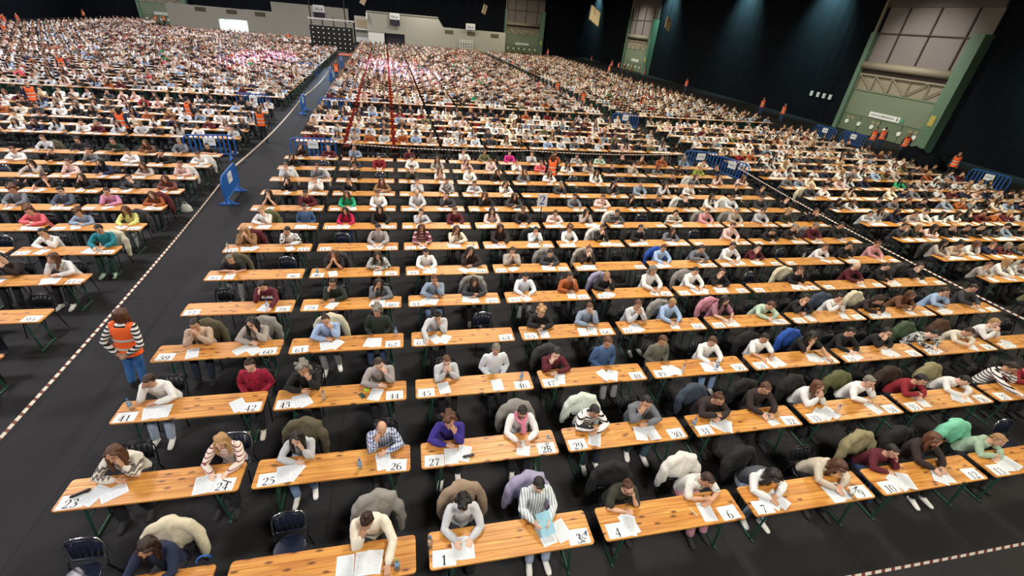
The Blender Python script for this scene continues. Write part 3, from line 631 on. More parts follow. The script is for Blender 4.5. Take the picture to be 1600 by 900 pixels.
# folding chair
def chair_parts(shell, tube, one=False):
    gs = [G() for _ in range(5)] if not one else [G()] * 5
    s, b, r, l, f = gs
    s.loft([((0, -.0, z), (1, 0, 0), (0, 1, 0), a, c) for z, a, c in ((.425, .17, .17), (.43, .205, .20), (.447, .21, .205), (.452, .19, .185))], 14)
    for k in range(-2, 3):
        x0, x1 = k * .066, k * .078; b.add([(x0 - .031, .205, .50), (x0 + .031, .205, .50), (x0 + .031, .213, .50), (x0 - .031, .213, .50), (x1 - .036, .25, .80 - .01 * k * k), (x1 + .036, .25, .80 - .01 * k * k), (x1 + .036, .258, .80 - .01 * k * k), (x1 - .036, .258, .80 - .01 * k * k)], [(0, 1, 5, 4), (2, 3, 7, 6), (0, 4, 7, 3), (1, 2, 6, 5), (4, 5, 6, 7), (0, 3, 2, 1)])
    b.tube([(-.19, .252, .745), (-.13, .254, .80), (0, .256, .82), (.13, .254, .80), (.19, .252, .745)], [.02, .026, .03, .026, .02], 6, flat=.45); b.tube([(-.17, .208, .515), (.17, .208, .515)], .02, 6, flat=.5)
    m = 1 if one else 0
    r.tube([(-.21, .17, .43), (-.215, .21, .60), (-.21, .245, .73), (-.165, .26, .815), (-.08, .264, .845), (0, .265, .85), (.08, .264, .845), (.165, .26, .815), (.21, .245, .73), (.215, .21, .60), (.21, .17, .43)], .0115, 6, m)
    legs = []
    for sx in (1, -1):
        for (y0, y1) in ((-.15, -.23), (.15, .25)):
            q = G() if not one else l; q.tube([(sx * .205, y0, .435), (sx * .225, y1, .0115)], .0115, 6, m); legs.append(q)
    if one: return s.mesh('folding_chair', [shell, tube])
    return [('seat', s.mesh('seat', [shell])), ('backrest', b.mesh('backrest', [shell])), ('back_frame', r.mesh('back_frame', [tube]))] + [('leg', q.mesh('leg', [M['black_tube']])) for q in legs]
CH = {'black': chair_parts(M['black_plastic'], M['black_tube']), 'navy': chair_parts(M['navy_plastic'], M['chrome'])}
CH1 = {'black': chair_parts(M['black_plastic'], M['black_tube'], True), 'navy': chair_parts(M['navy_plastic'], M['chrome'], True), 'red': chair_parts(M['red_plastic'], M['black_tube'], True)}
def make_chair(x, y, kind, parts, rz=0):
    if not parts: return mk('folding_chair', CH1[kind], None, (x, y, 0), rz)
    o = bpy.data.objects.new('folding_chair', None); C.objects.link(o); o.location = (x, y, 0); o.rotation_euler = (0, 0, rz)
    for n, m in CH[kind]: mk(n, m, o)
    return o
COATS = []
for v in range(2):
    g = G(); g.tube([(-.29, .20, .50), (-.285, .23, .70), (-.20, .26, .86), (0, .28, .92), (.20, .26, .86), (.285, .23, .70), (.29, .20, .50)], [.06, .07, .075, .08, .075, .07, .06], 10); g.ball((0, .315, .62), (.30, .085, .30), 12); g.ball((0, .225, .68), (.25, .055, .24), 12); g.tube([(.02, .20, .9), (.06 * (1 - 2 * v), .175, .62), (.03, .18, .48)], .03, 6); g.ball((.03 if v else -.04, .31, .91), (.13, .085, .055), 10)
    g.tube([(.27, .22, .74), (.32, .18, .52), (.31, .16, .30)], [.07, .066, .05], 8); g.tube([(-.27, .22, .74), (-.32, .2, .55), (-.30 - .04 * v, .2, .38)], [.07, .066, .05], 8)
    COATS.append(solid('coat', g, .016, 1500, [M['cloth']], 2, .03, 6 + 2 * v))
# numerals with thick and thin strokes
DIG = {'0': [[(.3, 1, .05), (.1, .8, .12), (.06, .5, .15), (.1, .2, .12), (.3, 0, .05), (.5, .2, .12), (.54, .5, .15), (.5, .8, .12), (.3, 1, .05)]],
 '1': [[(.32, 0, .15), (.32, 1, .15)], [(.1, .8, .05), (.32, .98, .09)], [(.12, .02, .05), (.52, .02, .05)]],
 '2': [[(.09, .72, .13), (.14, .92, .08), (.3, 1, .06), (.47, .9, .13), (.5, .72, .15), (.4, .48, .1), (.2, .2, .07), (.06, .06, .06)], [(.06, .07, .13), (.54, .07, .13)], [(.52, .07, .05), (.56, .25, .04)]],
 '3': [[(.09, .82, .10), (.27, 1, .06), (.45, .86, .13), (.43, .66, .1), (.25, .54, .06)], [(.25, .54, .06), (.47, .44, .12), (.52, .25, .15), (.4, .05, .08), (.2, .01, .06), (.06, .15, .12)]],
 '4': [[(.4, 1, .05), (.03, .3, .06)], [(.03, .3, .08), (.57, .3, .08)], [(.4, 1, .14), (.4, 0, .14)], [(.24, .02, .05), (.56, .02, .05)]],
 '5': [[(.14, .94, .12), (.5, .94, .12)], [(.14, .94, .05), (.11, .55, .05)], [(.11, .55, .05), (.28, .63, .07), (.48, .5, .13), (.52, .28, .15), (.38, .05, .08), (.18, .01, .06), (.06, .14, .11)]],
 '6': [[(.48, .9, .09), (.3, 1, .05), (.12, .74, .12), (.07, .38, .15), (.14, .1, .11), (.3, 0, .05), (.47, .13, .12), (.52, .32, .14), (.42, .53, .09), (.28, .59, .05), (.12, .45, .06)]],
 '7': [[(.06, .93, .13), (.55, .93, .13)], [(.55, .93, .05), (.36, .5, .09), (.26, 0, .15)]],
 '8': [[(.3, 1, .06), (.12, .86, .12), (.14, .66, .12), (.3, .54, .12), (.48, .4, .13), (.52, .22, .14), (.3, 0, .06), (.08, .2, .13), (.12, .4, .08), (.3, .54, .06), (.46, .68, .08), (.48, .86, .11), (.3, 1, .06)]]}
DIG['9'] = [[(.6 - x, 1 - y, w_) for x, y, w_ in DIG['6'][0]]]
def crs(P, k=4):
    if len(P) < 3: return [np.array(p) for p in P]
    P = [np.array(p, float) for p in P]; Q = [2 * P[0] - P[1]] + P + [2 * P[-1] - P[-2]]; out = []
    for i in range(1, len(Q) - 2):
        for j in range(k):
            t = j / k; out.append(.5 * (2 * Q[i] + (Q[i + 1] - Q[i - 1]) * t + (2 * Q[i - 1] - 5 * Q[i] + 4 * Q[i + 1] - Q[i + 2]) * t * t + (3 * Q[i] - Q[i - 1] - 3 * Q[i + 1] + Q[i + 2]) * t ** 3))
    return out + [P[-1]]
_num = {}
def number_mesh(txt, h=.125, m=None):
    if (txt, h) in _num: return _num[(txt, h)]
    g = G(); w_ = .66 * h * 1.05; x0 = -w_ * len(txt) / 2
    for i, ch in enumerate(txt):
        for st in DIG[ch]:
            Q = crs(st); V = []
            for k, q in enumerate(Q):
                d = (Q[min(k + 1, len(Q) - 1)] - Q[max(k - 1, 0)])[:2]; d /= np.linalg.norm(d) + 1e-9; nn = np.array((-d[1], d[0])) * max(q[2], .05) * .55
                for s in (1, -1): V.append((x0 + i * w_ + (q[0] + nn[0] * s) * h * 1.05, (q[1] + nn[1] * s - .5) * h, 0))
            g.add(V, [(2 * k, 2 * k + 1, 2 * k + 3, 2 * k + 2) for k in range(len(Q) - 1)])
    _num[(txt, h)] = r = g.mesh('number', [m or M['ink']], False); return r
g = G(); g.box(-.148, .148, -.105, .105, 0, .0012); CARD = g.mesh('number_card', [M['card']], False)
g = G(); g.box(-.105, .105, -.148, .148, 0, .0012); SHEET = g.mesh('exam_sheet', [M['sheet']], False)
g = G(); g.box(-.105, .105, -.148, .148, 0, .004); BOOK = g.mesh('question_booklet', [M['booklet']], False)
g = G(); g.loft([((0, 0, z), (1, 0, 0), (0, 1, 0), r, r) for z, r in ((0, .026), (.006, .033), (.06, .032), (.065, .029), (.07, .032), (.135, .032), (.165, .024), (.185, .013), (.20, .013))], 12); BOT = g.mesh('water_bottle', [M['bottle']])
g = G(); g.loft([((0, 0, z), (1, 0, 0), (0, 1, 0), r, r) for z, r in ((.199, .015), (.217, .015), (.219, .012))], 10); CAPB = g.mesh('bottle_cap', [M['cap_blue']]); CAPG = CAPB.copy(); CAPG.materials[0] = M['cap_green']
g = G(); g.loft([((0, 0, z), (1, 0, 0), (0, 1, 0), .0328, .0328) for z in (.075, .125)], 12); LABB = g.mesh('bottle_label', [M['bottle_label']])
# ------------------------------------------------------------------ who sits where
TOPS = {'navy': ('1d2644', 'navy jumper'), 'cream': ('e4dccb', 'cream jumper'), 'lightgrey': ('c4c8ce', 'light grey sweatshirt'), 'pinstripe': ('e6ecee', 'blue pinstriped white shirt'), 'darkolive': ('33342a', 'dark olive top'),
 'printwhite': ('e2e2dd', 'white printed T-shirt'), 'greyvest': ('e4e4e6', 'white top under grey vest'), 'puffer': ('c9bfae', 'beige puffer jacket'), 'maroon': ('5a1a27', 'maroon jumper'), 'darkbrown': ('2f2424', 'dark brown top'), 'sage': ('9fb8a0', 'sage green hoodie'),
 'white': ('ececec', 'white top'), 'fairisle': ('ddd6cc', 'cream jumper with dark yoke'), 'redstripe': ('ecdfd6', 'cream jumper with thin red stripes'), 'bluecheck': ('cfd6e6', 'blue checked shirt'), 'purple': ('3b2f8f', 'purple jumper'),
 'pinkscarf': ('ecebec', 'white cardigan and pink scarf'), 'bwstripe': ('ece9ea', 'white jumper with black stripes'), 'grey': ('71767f', 'grey jumper'), 'red': ('8c1f2c', 'red jumper'), 'crimson': ('b3173f', 'crimson patterned jumper'), 'black': ('1c1c20', 'black top'),
 'greybeige': ('a59f9f', 'grey beige jumper'), 'palewhite': ('d8e0ea', 'pale bluish white sweatshirt'), 'denim': ('41608a', 'blue denim jacket'), 'olivegrey': ('66665c', 'olive grey hoodie'), 'bwcheck': ('d8d8d6', 'black and white patterned top'), 'beige': ('c3ab98', 'beige jumper'),
 'beigegrey': ('b3aaa2', 'beige grey cardigan'), 'lightblue': ('9fb9de', 'light blue shirt'), 'darkgreen': ('27332c', 'dark green jumper'), 'bluegrey': ('8a9bb2', 'blue grey jumper'), 'mauve': ('9c6f7f', 'mauve sleeveless top'), 'palegreen': ('b5cdb8', 'pale green jumper'),
 'brown': ('6e4a33', 'brown jumper'), 'darkgrey': ('3b3d44', 'dark grey hoodie'), 'maroonletter': ('5c1d2c', 'maroon sweatshirt with white lettering'), 'rust': ('a0562c', 'rust coloured jumper'), 'pink': ('dba0a8', 'pink jumper'), 'palepink': ('e0c4c0', 'pale pink top'),
 'tan': ('9a7755', 'tan jumper'), 'jersey': ('e6e6e6', 'white sports top with dark print'), 'maroonstripe': ('7c3546', 'maroon striped jumper'), 'crimsonplain': ('c4204f', 'crimson hoodie'), 'darkstripe': ('2c2e34', 'dark striped top'), 'bwpale': ('d6d2c6', 'pale striped top'),
 'green': ('1fa070', 'bright green jumper'), 'olive': ('6b6b4c', 'olive jumper'), 'coral': ('e06672', 'coral jumper'), 'limegreen': ('8fa646', 'lime green top'), 'magenta': ('c92a86', 'magenta jumper'), 'teal': ('1c7a88', 'teal jumper'), 'yellow': ('dfe08a', 'pale yellow jumper'),
 'slate': ('4c5668', 'slate blue jumper'), 'orchid': ('cf8fb4', 'orchid pink shirt'), 'plaid': ('7c4a42', 'dark plaid shirt')}
HC = {'k': ('14110f', 'black'), 'd': ('2e1d15', 'dark brown'), 'b': ('573522', 'brown'), 'y': ('a8845a', 'fair'), 'g': ('7d7870', 'grey'), 'w': ('b9b4aa', 'white')}
HS = {'L': 'long {} hair', 'S': 'short {} hair', 'B': '{} hair tied up', 'C': 'curly {} hair', 'H': 'hood up', 'Z': 'thinning {} hair'}
PW = {'W': 'writing', 'C': 'chin on hand', 'T': 'head propped on hand', 'K': 'hands clasped at mouth', 'F': 'arms folded', 'U': 'hands in lap', 'D': 'bent low', 'H': 'holding a booklet', 'X': 'one arm stretched out'}
COAT = {'beige': 'd8cfb6', 'grey': '8d8a86', 'tan': '9a8672', 'lilac': '9a95b4', 'black': '17171a', 'white': 'dedcd6', 'khaki': '8f8766', 'mint': '7fd0b0', 'olive': '59533f', 'whitegreen': 'cfdcd2', 'slate': '3b4656', 'olivegreen': '5b5e3c', 'darkbrown': '33271f', 'darkgrey': '36363a', 'blue': '2450a8', 'green': '44563f', 'brown': '4e3526', 'pink': 'c78a9a', 'maroon': '5c2026', 'cream': 'd6ceb8', 'beigegrey': 'a9a197'}
TRC = {'jeans': '31486e', 'lightjeans': '7f9cc4', 'paleblue': 'a8b8d2', 'black': '17171a', 'navy': '20273a', 'teal': '2f4a54', 'grey': '8b8d90', 'pink': 'c08a96', 'darkgreen': '203a34', 'dark': '1d1e24'}
SHC = {'white': 'e2e2e0', 'cream': 'd8d2c4', 'black': '141416', 'grey': 'a0a09c', 'green': '9fc0a8', 'dark': '232326'}
SKIN = ['d9ae94', 'cf9f84', 'e0b9a2', 'c99a7c', 'd4a58c']
CEN = """0 -3.18 navy Ld W coat=beige
0 -0.71 cream Bd x coat=grey ss=0
0 0.48 lightgrey Ck W coat=tan
0 1.54 pinstripe Sk H coat=lilac tr=paleblue sh=white
0 2.81 darkolive Bb c coat=black ss=1 gl=1
0 4.06 printwhite Sd F coat=white ss=1 tr=pink
0 5.19 greyvest Lk D coat=black tr=paleblue sh=white
0 6.39 puffer Lb D
0 7.58 maroon Sk c coat=khaki tr=jeans
0 8.50 darkbrown Lb W coat=black tr=black sh=white
0 9.87 sage Sy F coat=mint
0 10.44 white Sk D
1 -4.19 fairisle Lb c
1 -2.87 redstripe Ly W
1 -1.88 lightgrey Lk c coat=olive tr=lightjeans sh=white
1 -0.64 bluecheck Zd C
1 0.41 purple Cb c sh=white
1 1.63 pinkscarf Sk W coat=grey gl=1 sh=white
1 2.83 bwstripe Sk F coat=whitegreen tr=navy sh=white
1 3.85 grey Sk C tr=teal sh=white
1 5.22 darkbrown Bb F coat=slate
1 6.32 darkbrown Sb W coat=black
1 7.45 white Lb K coat=black
1 8.62 white Sg c coat=olivegreen
1 9.89 red Sk F coat=darkbrown
1 11.10 white Sk D coat=khaki
1 12.41 bwstripe Sd X
1 13.05 red Sd F
2 -4.32 white Sd T tr=paleblue sh=white
2 -2.90 crimson Bd U sh=cream
2 -2.02 black Cg c
2 -0.77 greybeige Sd c
2 0.46 lightgrey Sb K
2 1.44 palewhite Sg U
2 2.64 maroon Sk C coat=darkgrey
2 3.76 denim Sb U tr=grey sh=black
2 5.02 olivegrey Sb U
2 6.18 white Sb W tr=lightjeans sh=white
2 7.49 white Sk W ss=1 coat=black
2 8.70 black Lk x coat=blue ss=1
2 9.82 black Sk W
2 10.80 black Sk C gl=1
2 12.09 bwcheck Sk D coat=green
2 13.25 cream Sd D coat=brown
2 14.12 white Sy K
3 -4.23 beige Sk K coat=olive tr=navy
3 -3.21 beigegrey Lk c coat=grey gl=1
3 -1.88 lightblue Bd c coat=beige tr=grey sh=white
3 -0.85 darkgreen Cg U tr=jeans
3 0.36 lightgrey Bk X
3 2.70 black Cy F
3 3.85 bluegrey Sb c
3 5.06 lightgrey Sb K tr=black sh=white
3 6.02 lightblue Sy W coat=grey
3 7.44 mauve Lk W coat=pink ss=1
3 8.70 palegreen Sb D
3 9.82 black Sk C
3 10.91 white Sk K coat=slate
3 12.10 darkbrown Hd D coat=beige
3 13.16 brown Lb F
3 14.42 lightblue Sd c
3 15.56 darkgrey Sd W
4 -3.34 maroonletter Sk x
4 -1.89 darkgreen Sk C gl=1
4 -0.85 grey Ld C
4 0.41 bluegrey Sb c tr=lightjeans sh=white
4 1.37 darkgrey Ld F coat=grey tr=black sh=white
4 2.72 palewhite Sk W tr=grey
4 3.84 rust Sd c
4 4.90 black By c coat=lilac
4 6.23 white Hw W
4 7.53 white Sk W coat=grey
4 8.37 black Sd C
4 10.93 black Sb c coat=beige
4 12.99 maroon Zw W
4 14.16 black Sd W
4 15.42 black Sd C coat=darkgrey
5 -4.49 black Sg F ss=1 tr=grey sh=grey coat=olive
5 -2.07 black Lb K ss=1 coat=darkgrey
5 -0.98 bwcheck Ld F
5 0.27 white Sk W
5 1.50 darkbrown Ld C
5 2.67 beigegrey Sd K
5 3.75 darkgrey Sk F coat=grey
5 4.95 darkbrown Bb K coat=beigegrey
5 7.36 lightblue Sb W coat=blue
5 8.56 grey Sd F
5 9.76 white Sd W
5 10.66 maroon Sk C
5 13.22 white Sb c
5 14.17 black Sd c
5 15.45 pink Sb W
6 -4.56 tan Ly K coat=maroon
6 -3.43 jersey Sk T
6 -1.02 greybeige Sk W
6 0.19 maroonstripe Lb W
6 1.24 cream Lb C
6 2.60 darkbrown Ld W
6 3.71 palewhite Sd K coat=black
6 4.85 white Cb W
6 5.95 black Sd K coat=white
6 7.25 black Sd c
6 8.45 grey Ld F
6 10.80 palepink Sb W
6 12.36 black Sk D
6 13.27 darkbrown Sg c
6 14.26 maroon Sg W coat=grey
6 15.36 black Sk W
7 -4.49 white Sy c coat=olivegreen
7 -3.32 denim Sk U
7 -2.09 crimsonplain Ld W tr=jeans sh=white
7 -1.07 black Ld W
7 0.22 lightgrey Sd C
7 1.32 maroon Sb W
7 2.59 palepink Ld W
7 3.66 black Sb W
7 4.80 palepink Sd F
7 5.94 beigegrey Ld K
7 7.09 darkstripe Sk F coat=white
7 9.39 bwpale Sk F
7 10.77 pink Sb W coat=grey
7 12.04 beigegrey Sg W coat=grey
7 13.19 lightgrey Sd W
7 14.37 darkolive Cy W
7 15.61 black Sd K
8 -4.62 black Ld K ss=1
8 -3.48 maroon Sk T
8 -2.21 green Lb W
8 -1.20 white Sb W
8 0.13 lightgrey Zd W
8 1.21 darkgrey Sd C
8 2.62 black Lb x
8 3.65 darkgrey Ld F
8 6.01 grey Sd W
8 7.13 palepink Sb F
8 8.33 black Lk C
8 9.51 black Sd c
8 10.70 black Sd K coat=white
8 11.90 white Ld W
8 12.88 palewhite Sk W coat=white
8 14.31 darkgrey Sd W
8 15.52 black Sd C
9 -4.35 black Ld C
9 -3.45 white Sk K
9 -2.31 black Sb c
9 -1.13 tan Lb F
9 0.16 lightgrey Sb K
9 1.32 bwcheck Sk W
9 2.37 lightgrey Sb F
9 3.62 white Ld C
9 5.89 darkgrey Sg c
9 8.17 darkgrey Lk C
9 9.42 bluegrey Sk W
9 11.77 white Sd c
9 14.15 black Sk C
9 15.48 darkgrey Sd C
10 -4.73 lightgrey Sb K coat=white
10 -3.59 grey Sb C coat=white
10 -2.21 black Sb W
10 0.02 darkolive Sk K
10 1.13 white Lb K ss=1
10 2.35 white Sb W
10 3.50 black Ld c
10 4.70 grey Lb c
10 5.82 white Lb F
10 8.03 white Ld W
10 11.76 darkbrown Sd c
10 14.21 palepink Ld K
10 15.48 palepink Lb F
11 -4.79 black Ld C
11 -2.35 darkgrey Ld C
11 -1.36 red Sk W
11 0.04 white Sk W
11 1.11 beigegrey Lb W
11 2.41 palepink Lb C
11 3.51 palepink Sb W
11 4.70 white Sb K
11 5.83 coral Sb F
11 7.14 white Ld F
11 8.20 beigegrey Ld c
11 9.36 black Sd K
11 11.78 grey Lb F
11 12.94 darkbrown Lb F
11 14.06 limegreen Sy F
11 15.03 black Sd K
12 -4.72 darkbrown Ld C
12 -3.57 maroon Sy F
12 -2.46 bluegrey Sb C
12 -0.09 maroon Sk W
12 2.47 white Sb C
12 3.45 olive Sb W
12 4.67 magenta Sb W
12 5.77 lightgrey Sb K
12 6.97 rust Sb W
12 8.10 bwcheck Sd F
12 9.34 palegreen Sk F
12 10.51 black Sd K
12 11.65 brown Sb C
12 12.80 rust Sb F
12 15.22 cream Sk D"""
LEF = """5 -8.05 white Lb T tr=black sh=white
5 -9.12 darkbrown Sk K
6 -9.15 white Sk c
6 -7.97 teal Sk W coat=cream tr=darkgreen sh=green
7 -10.26 coral Cb F
7 -9.17 bluegrey Cb F
7 -8.06 yellow Lb W coat=darkgrey tr=grey
8 -11.60 grey Cb W
8 -10.40 slate Sk W
8 -9.19 orchid Sd C
8 -8.00 rust Lb F coat=maroon
9 -11.68 black Sd X ss=1
9 -10.59 black Ld C
9 -9.30 darkgrey Sd c
9 -8.18 plaid Lb F
10 -12.89 beigegrey Ld X
10 -11.74 palepink Sb C
10 -10.71 navy Lk T
10 -9.47 beigegrey Lb F
10 -8.28 palepink Sb C coat=white
11 -14.22 white Sb F
11 -13.08 black Sk C
11 -11.88 grey Sb C
11 -10.57 white Sd F
11 -9.47 black Sk C
11 -8.22 white Sb F coat=white
12 -13.05 black Sd W
12 -11.77 darkgreen Sk F
12 -10.63 brown Lb F
12 -9.42 grey Sg W
12 -8.40 black Sk F ss=1"""
rnd = random.Random(77)
def rand_person():
    t = rnd.choices(['white', 'lightgrey', 'black', 'darkgrey', 'grey', 'beigegrey', 'navy', 'palepink', 'darkbrown', 'lightblue', 'maroon', 'cream', 'bluegrey', 'red', 'olive', 'palewhite', 'beige', 'bwcheck', 'brown', 'rust', 'green', 'coral'],
                    [20, 10, 16, 7, 5, 7, 4, 5, 4, 3, 4, 7, 4, 1.6, 2, 6, 4, 2, 2, 1.4, .8, .8])[0]
    h = rnd.choices('LSBC', [4, 5, 2, 1])[0] + rnd.choices('kdbyg', [3, 4, 3, 1.5, 1])[0]
    p = rnd.choices('WCKFTDUX', [30, 20, 12, 22, 9, 6, 2, 3])[0]
    o = {}
    if rnd.random() < .16: o['coat'] = rnd.choice(['black', 'grey', 'beige', 'white', 'darkgrey', 'olive'])
    return t, h, (p.lower() if rnd.random() < .5 else p), o
def to_px(p):
    q = CAM_R.transposed() @ (Vector(p) - CAM_P)
    return (1e6, 1e6, -1) if q.z > -.2 else (800 + FPX * q.x / -q.z, 450 - FPX * q.y / -q.z, -q.z)
def seen(p, m=30):
    x, y, d = to_px(p); return d > 0 and -m < x < 1600 + m and -m < y < 900 + m
tables = []; seats = []
# (block, row, column, x, y)
def add_table(b, r, c, x, y, n): tables.append((b, r, c, x, y, n))
for r in range(13):
    for c in range(-2, 7): add_table('C', r, c, c * PX + SK * r, r * PY, 2)
for r in range(3, 13):
    for j in range(16): add_table('L', r, j, -7.19 + SK * r - TL - j * PX, r * PY, 2 if j < 6 else 3)
for r in range(2, 14):
    for j in range(6): add_table('R', r, j, 18.22 + SK * r + j * PX, r * PY, 3)
DENSE = [20.95 + 1.56 * i for i in range(6)] + [32.6 + 1.468 * i for i in range(41)]
for i, y in enumerate(DENSE):
    sh = SK * y / PY
    for c in range(-2, 7): add_table('D', i, c, c * PX + sh, y, 3)
    for j in range(17):
        if 76.5 < y < 82.5 and j < 4: continue
        add_table('L', 14 + i, j, -7.19 + sh - TL - j * PX, y, 3)
    for j in range(6): add_table('R', 14 + i, j, 18.22 + sh + j * PX, y, 3)
for i in range(8):
    y = 92.9 + 1.468 * i
    for j in (14, 15, 16): add_table('L', 61 + i, j, -7.19 + SK * y / PY - TL - j * PX, y, 3)
listed = {}
for blk, txt in (('C', CEN), ('L', LEF)):
    for ln in txt.strip().split('\n'):
        f = ln.split(); r = int(f[0]); x = float(f[1]); o = dict(kv.split('=') for kv in f[5:])
        listed.setdefault((blk, r), []).append((x, f[2], f[3], f[4], o))
def number_of(r, c, s):
    if r == 0: return None if c < 0 else 3 * c + (1 if s == 0 else 3)
    return 23 + 18 * (r - 1) + 2 * (c + 2) + s
ONES = 'zero one two three four five six seven eight nine ten eleven twelve thirteen fourteen fifteen sixteen seventeen eighteen nineteen'.split(); TENS = 'x x twenty thirty forty fifty sixty seventy eighty ninety'.split()
def nw(n):
    if n < 20: return ONES[n]
    if n < 100: return TENS[n // 10] + ('-' + ONES[n % 10] if n % 10 else '')
    return ONES[n // 100] + '-hundred' + ('-' + nw(n % 100) if n % 100 else '')
OR = {'one': 'first', 'two': 'second', 'three': 'third', 'five': 'fifth', 'eight': 'eighth', 'nine': 'ninth', 'twelve': 'twelfth'}
def nth(n):
    w_ = nw(n).split('-'); l = w_[-1]; w_[-1] = OR.get(l, l[:-1] + 'ieth' if l.endswith('y') else l + 'th'); return '-'.join(w_)
ORD = [nth(i) for i in range(30)]
def place_words(b, r, c, k, n):
    if b == 'C':
        m = number_of(r, c, k)
        if m: return 'card ' + nw(m)
        return 'front row %s table, %s seat' % (ORD[c + 3], ('left', 'right')[k])
    if b == 'D': return 'middle block %s row, %s seat' % (nth(r + 14), nth((c + 2) * 3 + k + 1))
    if b == 'L': return 'left block %s row, %s seat' % (nth(r - 2), nth(c * n + (n - 1 - k) + 1))
    return 'right block %s row, %s seat' % (nth(r - 1), nth(c * n + k + 1))
for (b, r, c, x, y, n) in tables:
    offs = (.56, 1.64) if n == 2 else (.37, 1.10, 1.83)
    for k, o in enumerate(offs):
        sx, sy = x + o, y + TD + .25; who = None
        if n == 2 and b in 'CL' and (b, r) in listed:
            best = [q for q in listed[(b, r)] if abs(q[0] - sx) < .62 and (q[0] - x > 1.1) == (k == 1)]
            if best: q = best[0]; sx = q[0]; who = q[1:]; listed[(b, r)].remove(q)
        if who is None:
            p = .95
            if b == 'C': p = .0 if (r <= 8 or c <= 3) else .5
            if b == 'L' and n == 2: p = 0 if (c <= 2 and r < 12) else .8
            if b == 'R' and r < 14: p = .88
            if rnd.random() < p: who = rand_person(); sx += rnd.uniform(-.06, .06)
        seats.append(dict(b=b, r=r, c=c, k=k, n=n, x=sx, y=sy, tx=x, ty=y, who=who, d=(Vector((sx, sy, 1.0)) - CAM_P).length, vis=seen((sx, sy - .2, 1.05)) or seen((sx, sy, .6), 0)))
left_over = [(k, q) for k, v in listed.items() for q in v]
if left_over: print('UNPLACED', left_over)
# ------------------------------------------------------------------ tables
tv = sorted((t for t in tables if seen((t[3], t[4], .76)) or seen((t[3] + TL, t[4] + TD, .76)) or seen((t[3] + 1.1, t[4], .76))), key=lambda t: (Vector((t[3] + 1.1, t[4], .76)) - CAM_P).length)
near_tables = set()
for i, (b, r, c, x, y, n) in enumerate(tv[:300]):
    near_tables.add((b, r, c))
    lvl = 0 if (b == 'C' and r <= 3) else 1 if i < 170 else 2
    o = make_table(x, y, lvl)
    if b == 'C' and number_of(r, c, 0): lb = 'long varnished pine table bearing cards %s and %s' % (nw(number_of(r, c, 0)), nw(number_of(r, c, 1)))
    elif b == 'C': lb = 'front row pine table, %s from the left aisle' % ORD[c + 3]
    else: lb = 'pine table in %s block, %s row, %s from its %s end' % ({'D': 'middle', 'L': 'left', 'R': 'right'}[b], nth(r + 14 if b == 'D' else r - 2 if b == 'L' else r - 1), nth(c + 3 if b == 'D' else c + 1), 'left' if b == 'D' else 'aisle')
    tag(o, lb, 'table', 'pine trestle tables in rows')
# ------------------------------------------------------------------ chairs, people, papers
near = sorted((s for s in seats if s['vis']), key=lambda s: s['d'])
ppl = [s for s in near if s['who']][:300]
for s in ppl: s['ind'] = True
for i, s in enumerate(near[:300]):
    s['chair'] = True
    kind = 'navy' if (not s['who'] and rnd.random() < .6) or (s['r'], s['c'], s['k']) == (1, -2, 1) else 'black'
    if s['n'] == 3 and s['b'] == 'D' and rnd.random() < .5: kind = 'red'
    ch = make_chair(s['x'], s['y'], kind, i < 110 and kind != 'red', rnd.uniform(-.12, .12))
    tag(ch, ('%s folding chair %s, %s' % (kind, 'under ' + TOPS[s['who'][0]][1] + ' wearer' if s['who'] else 'standing empty', ('at ' if s['b'] == 'C' else '') + place_words(s['b'], s['r'], s['c'], s['k'], s['n']))), 'chair', 'folding chairs at the tables')
def paint(o, hexc, var=.0):
    c = srgb(hexc); k = 1 + rnd.uniform(-var, var); o.color = (c[0] * k, c[1] * k, c[2] * k, 1)
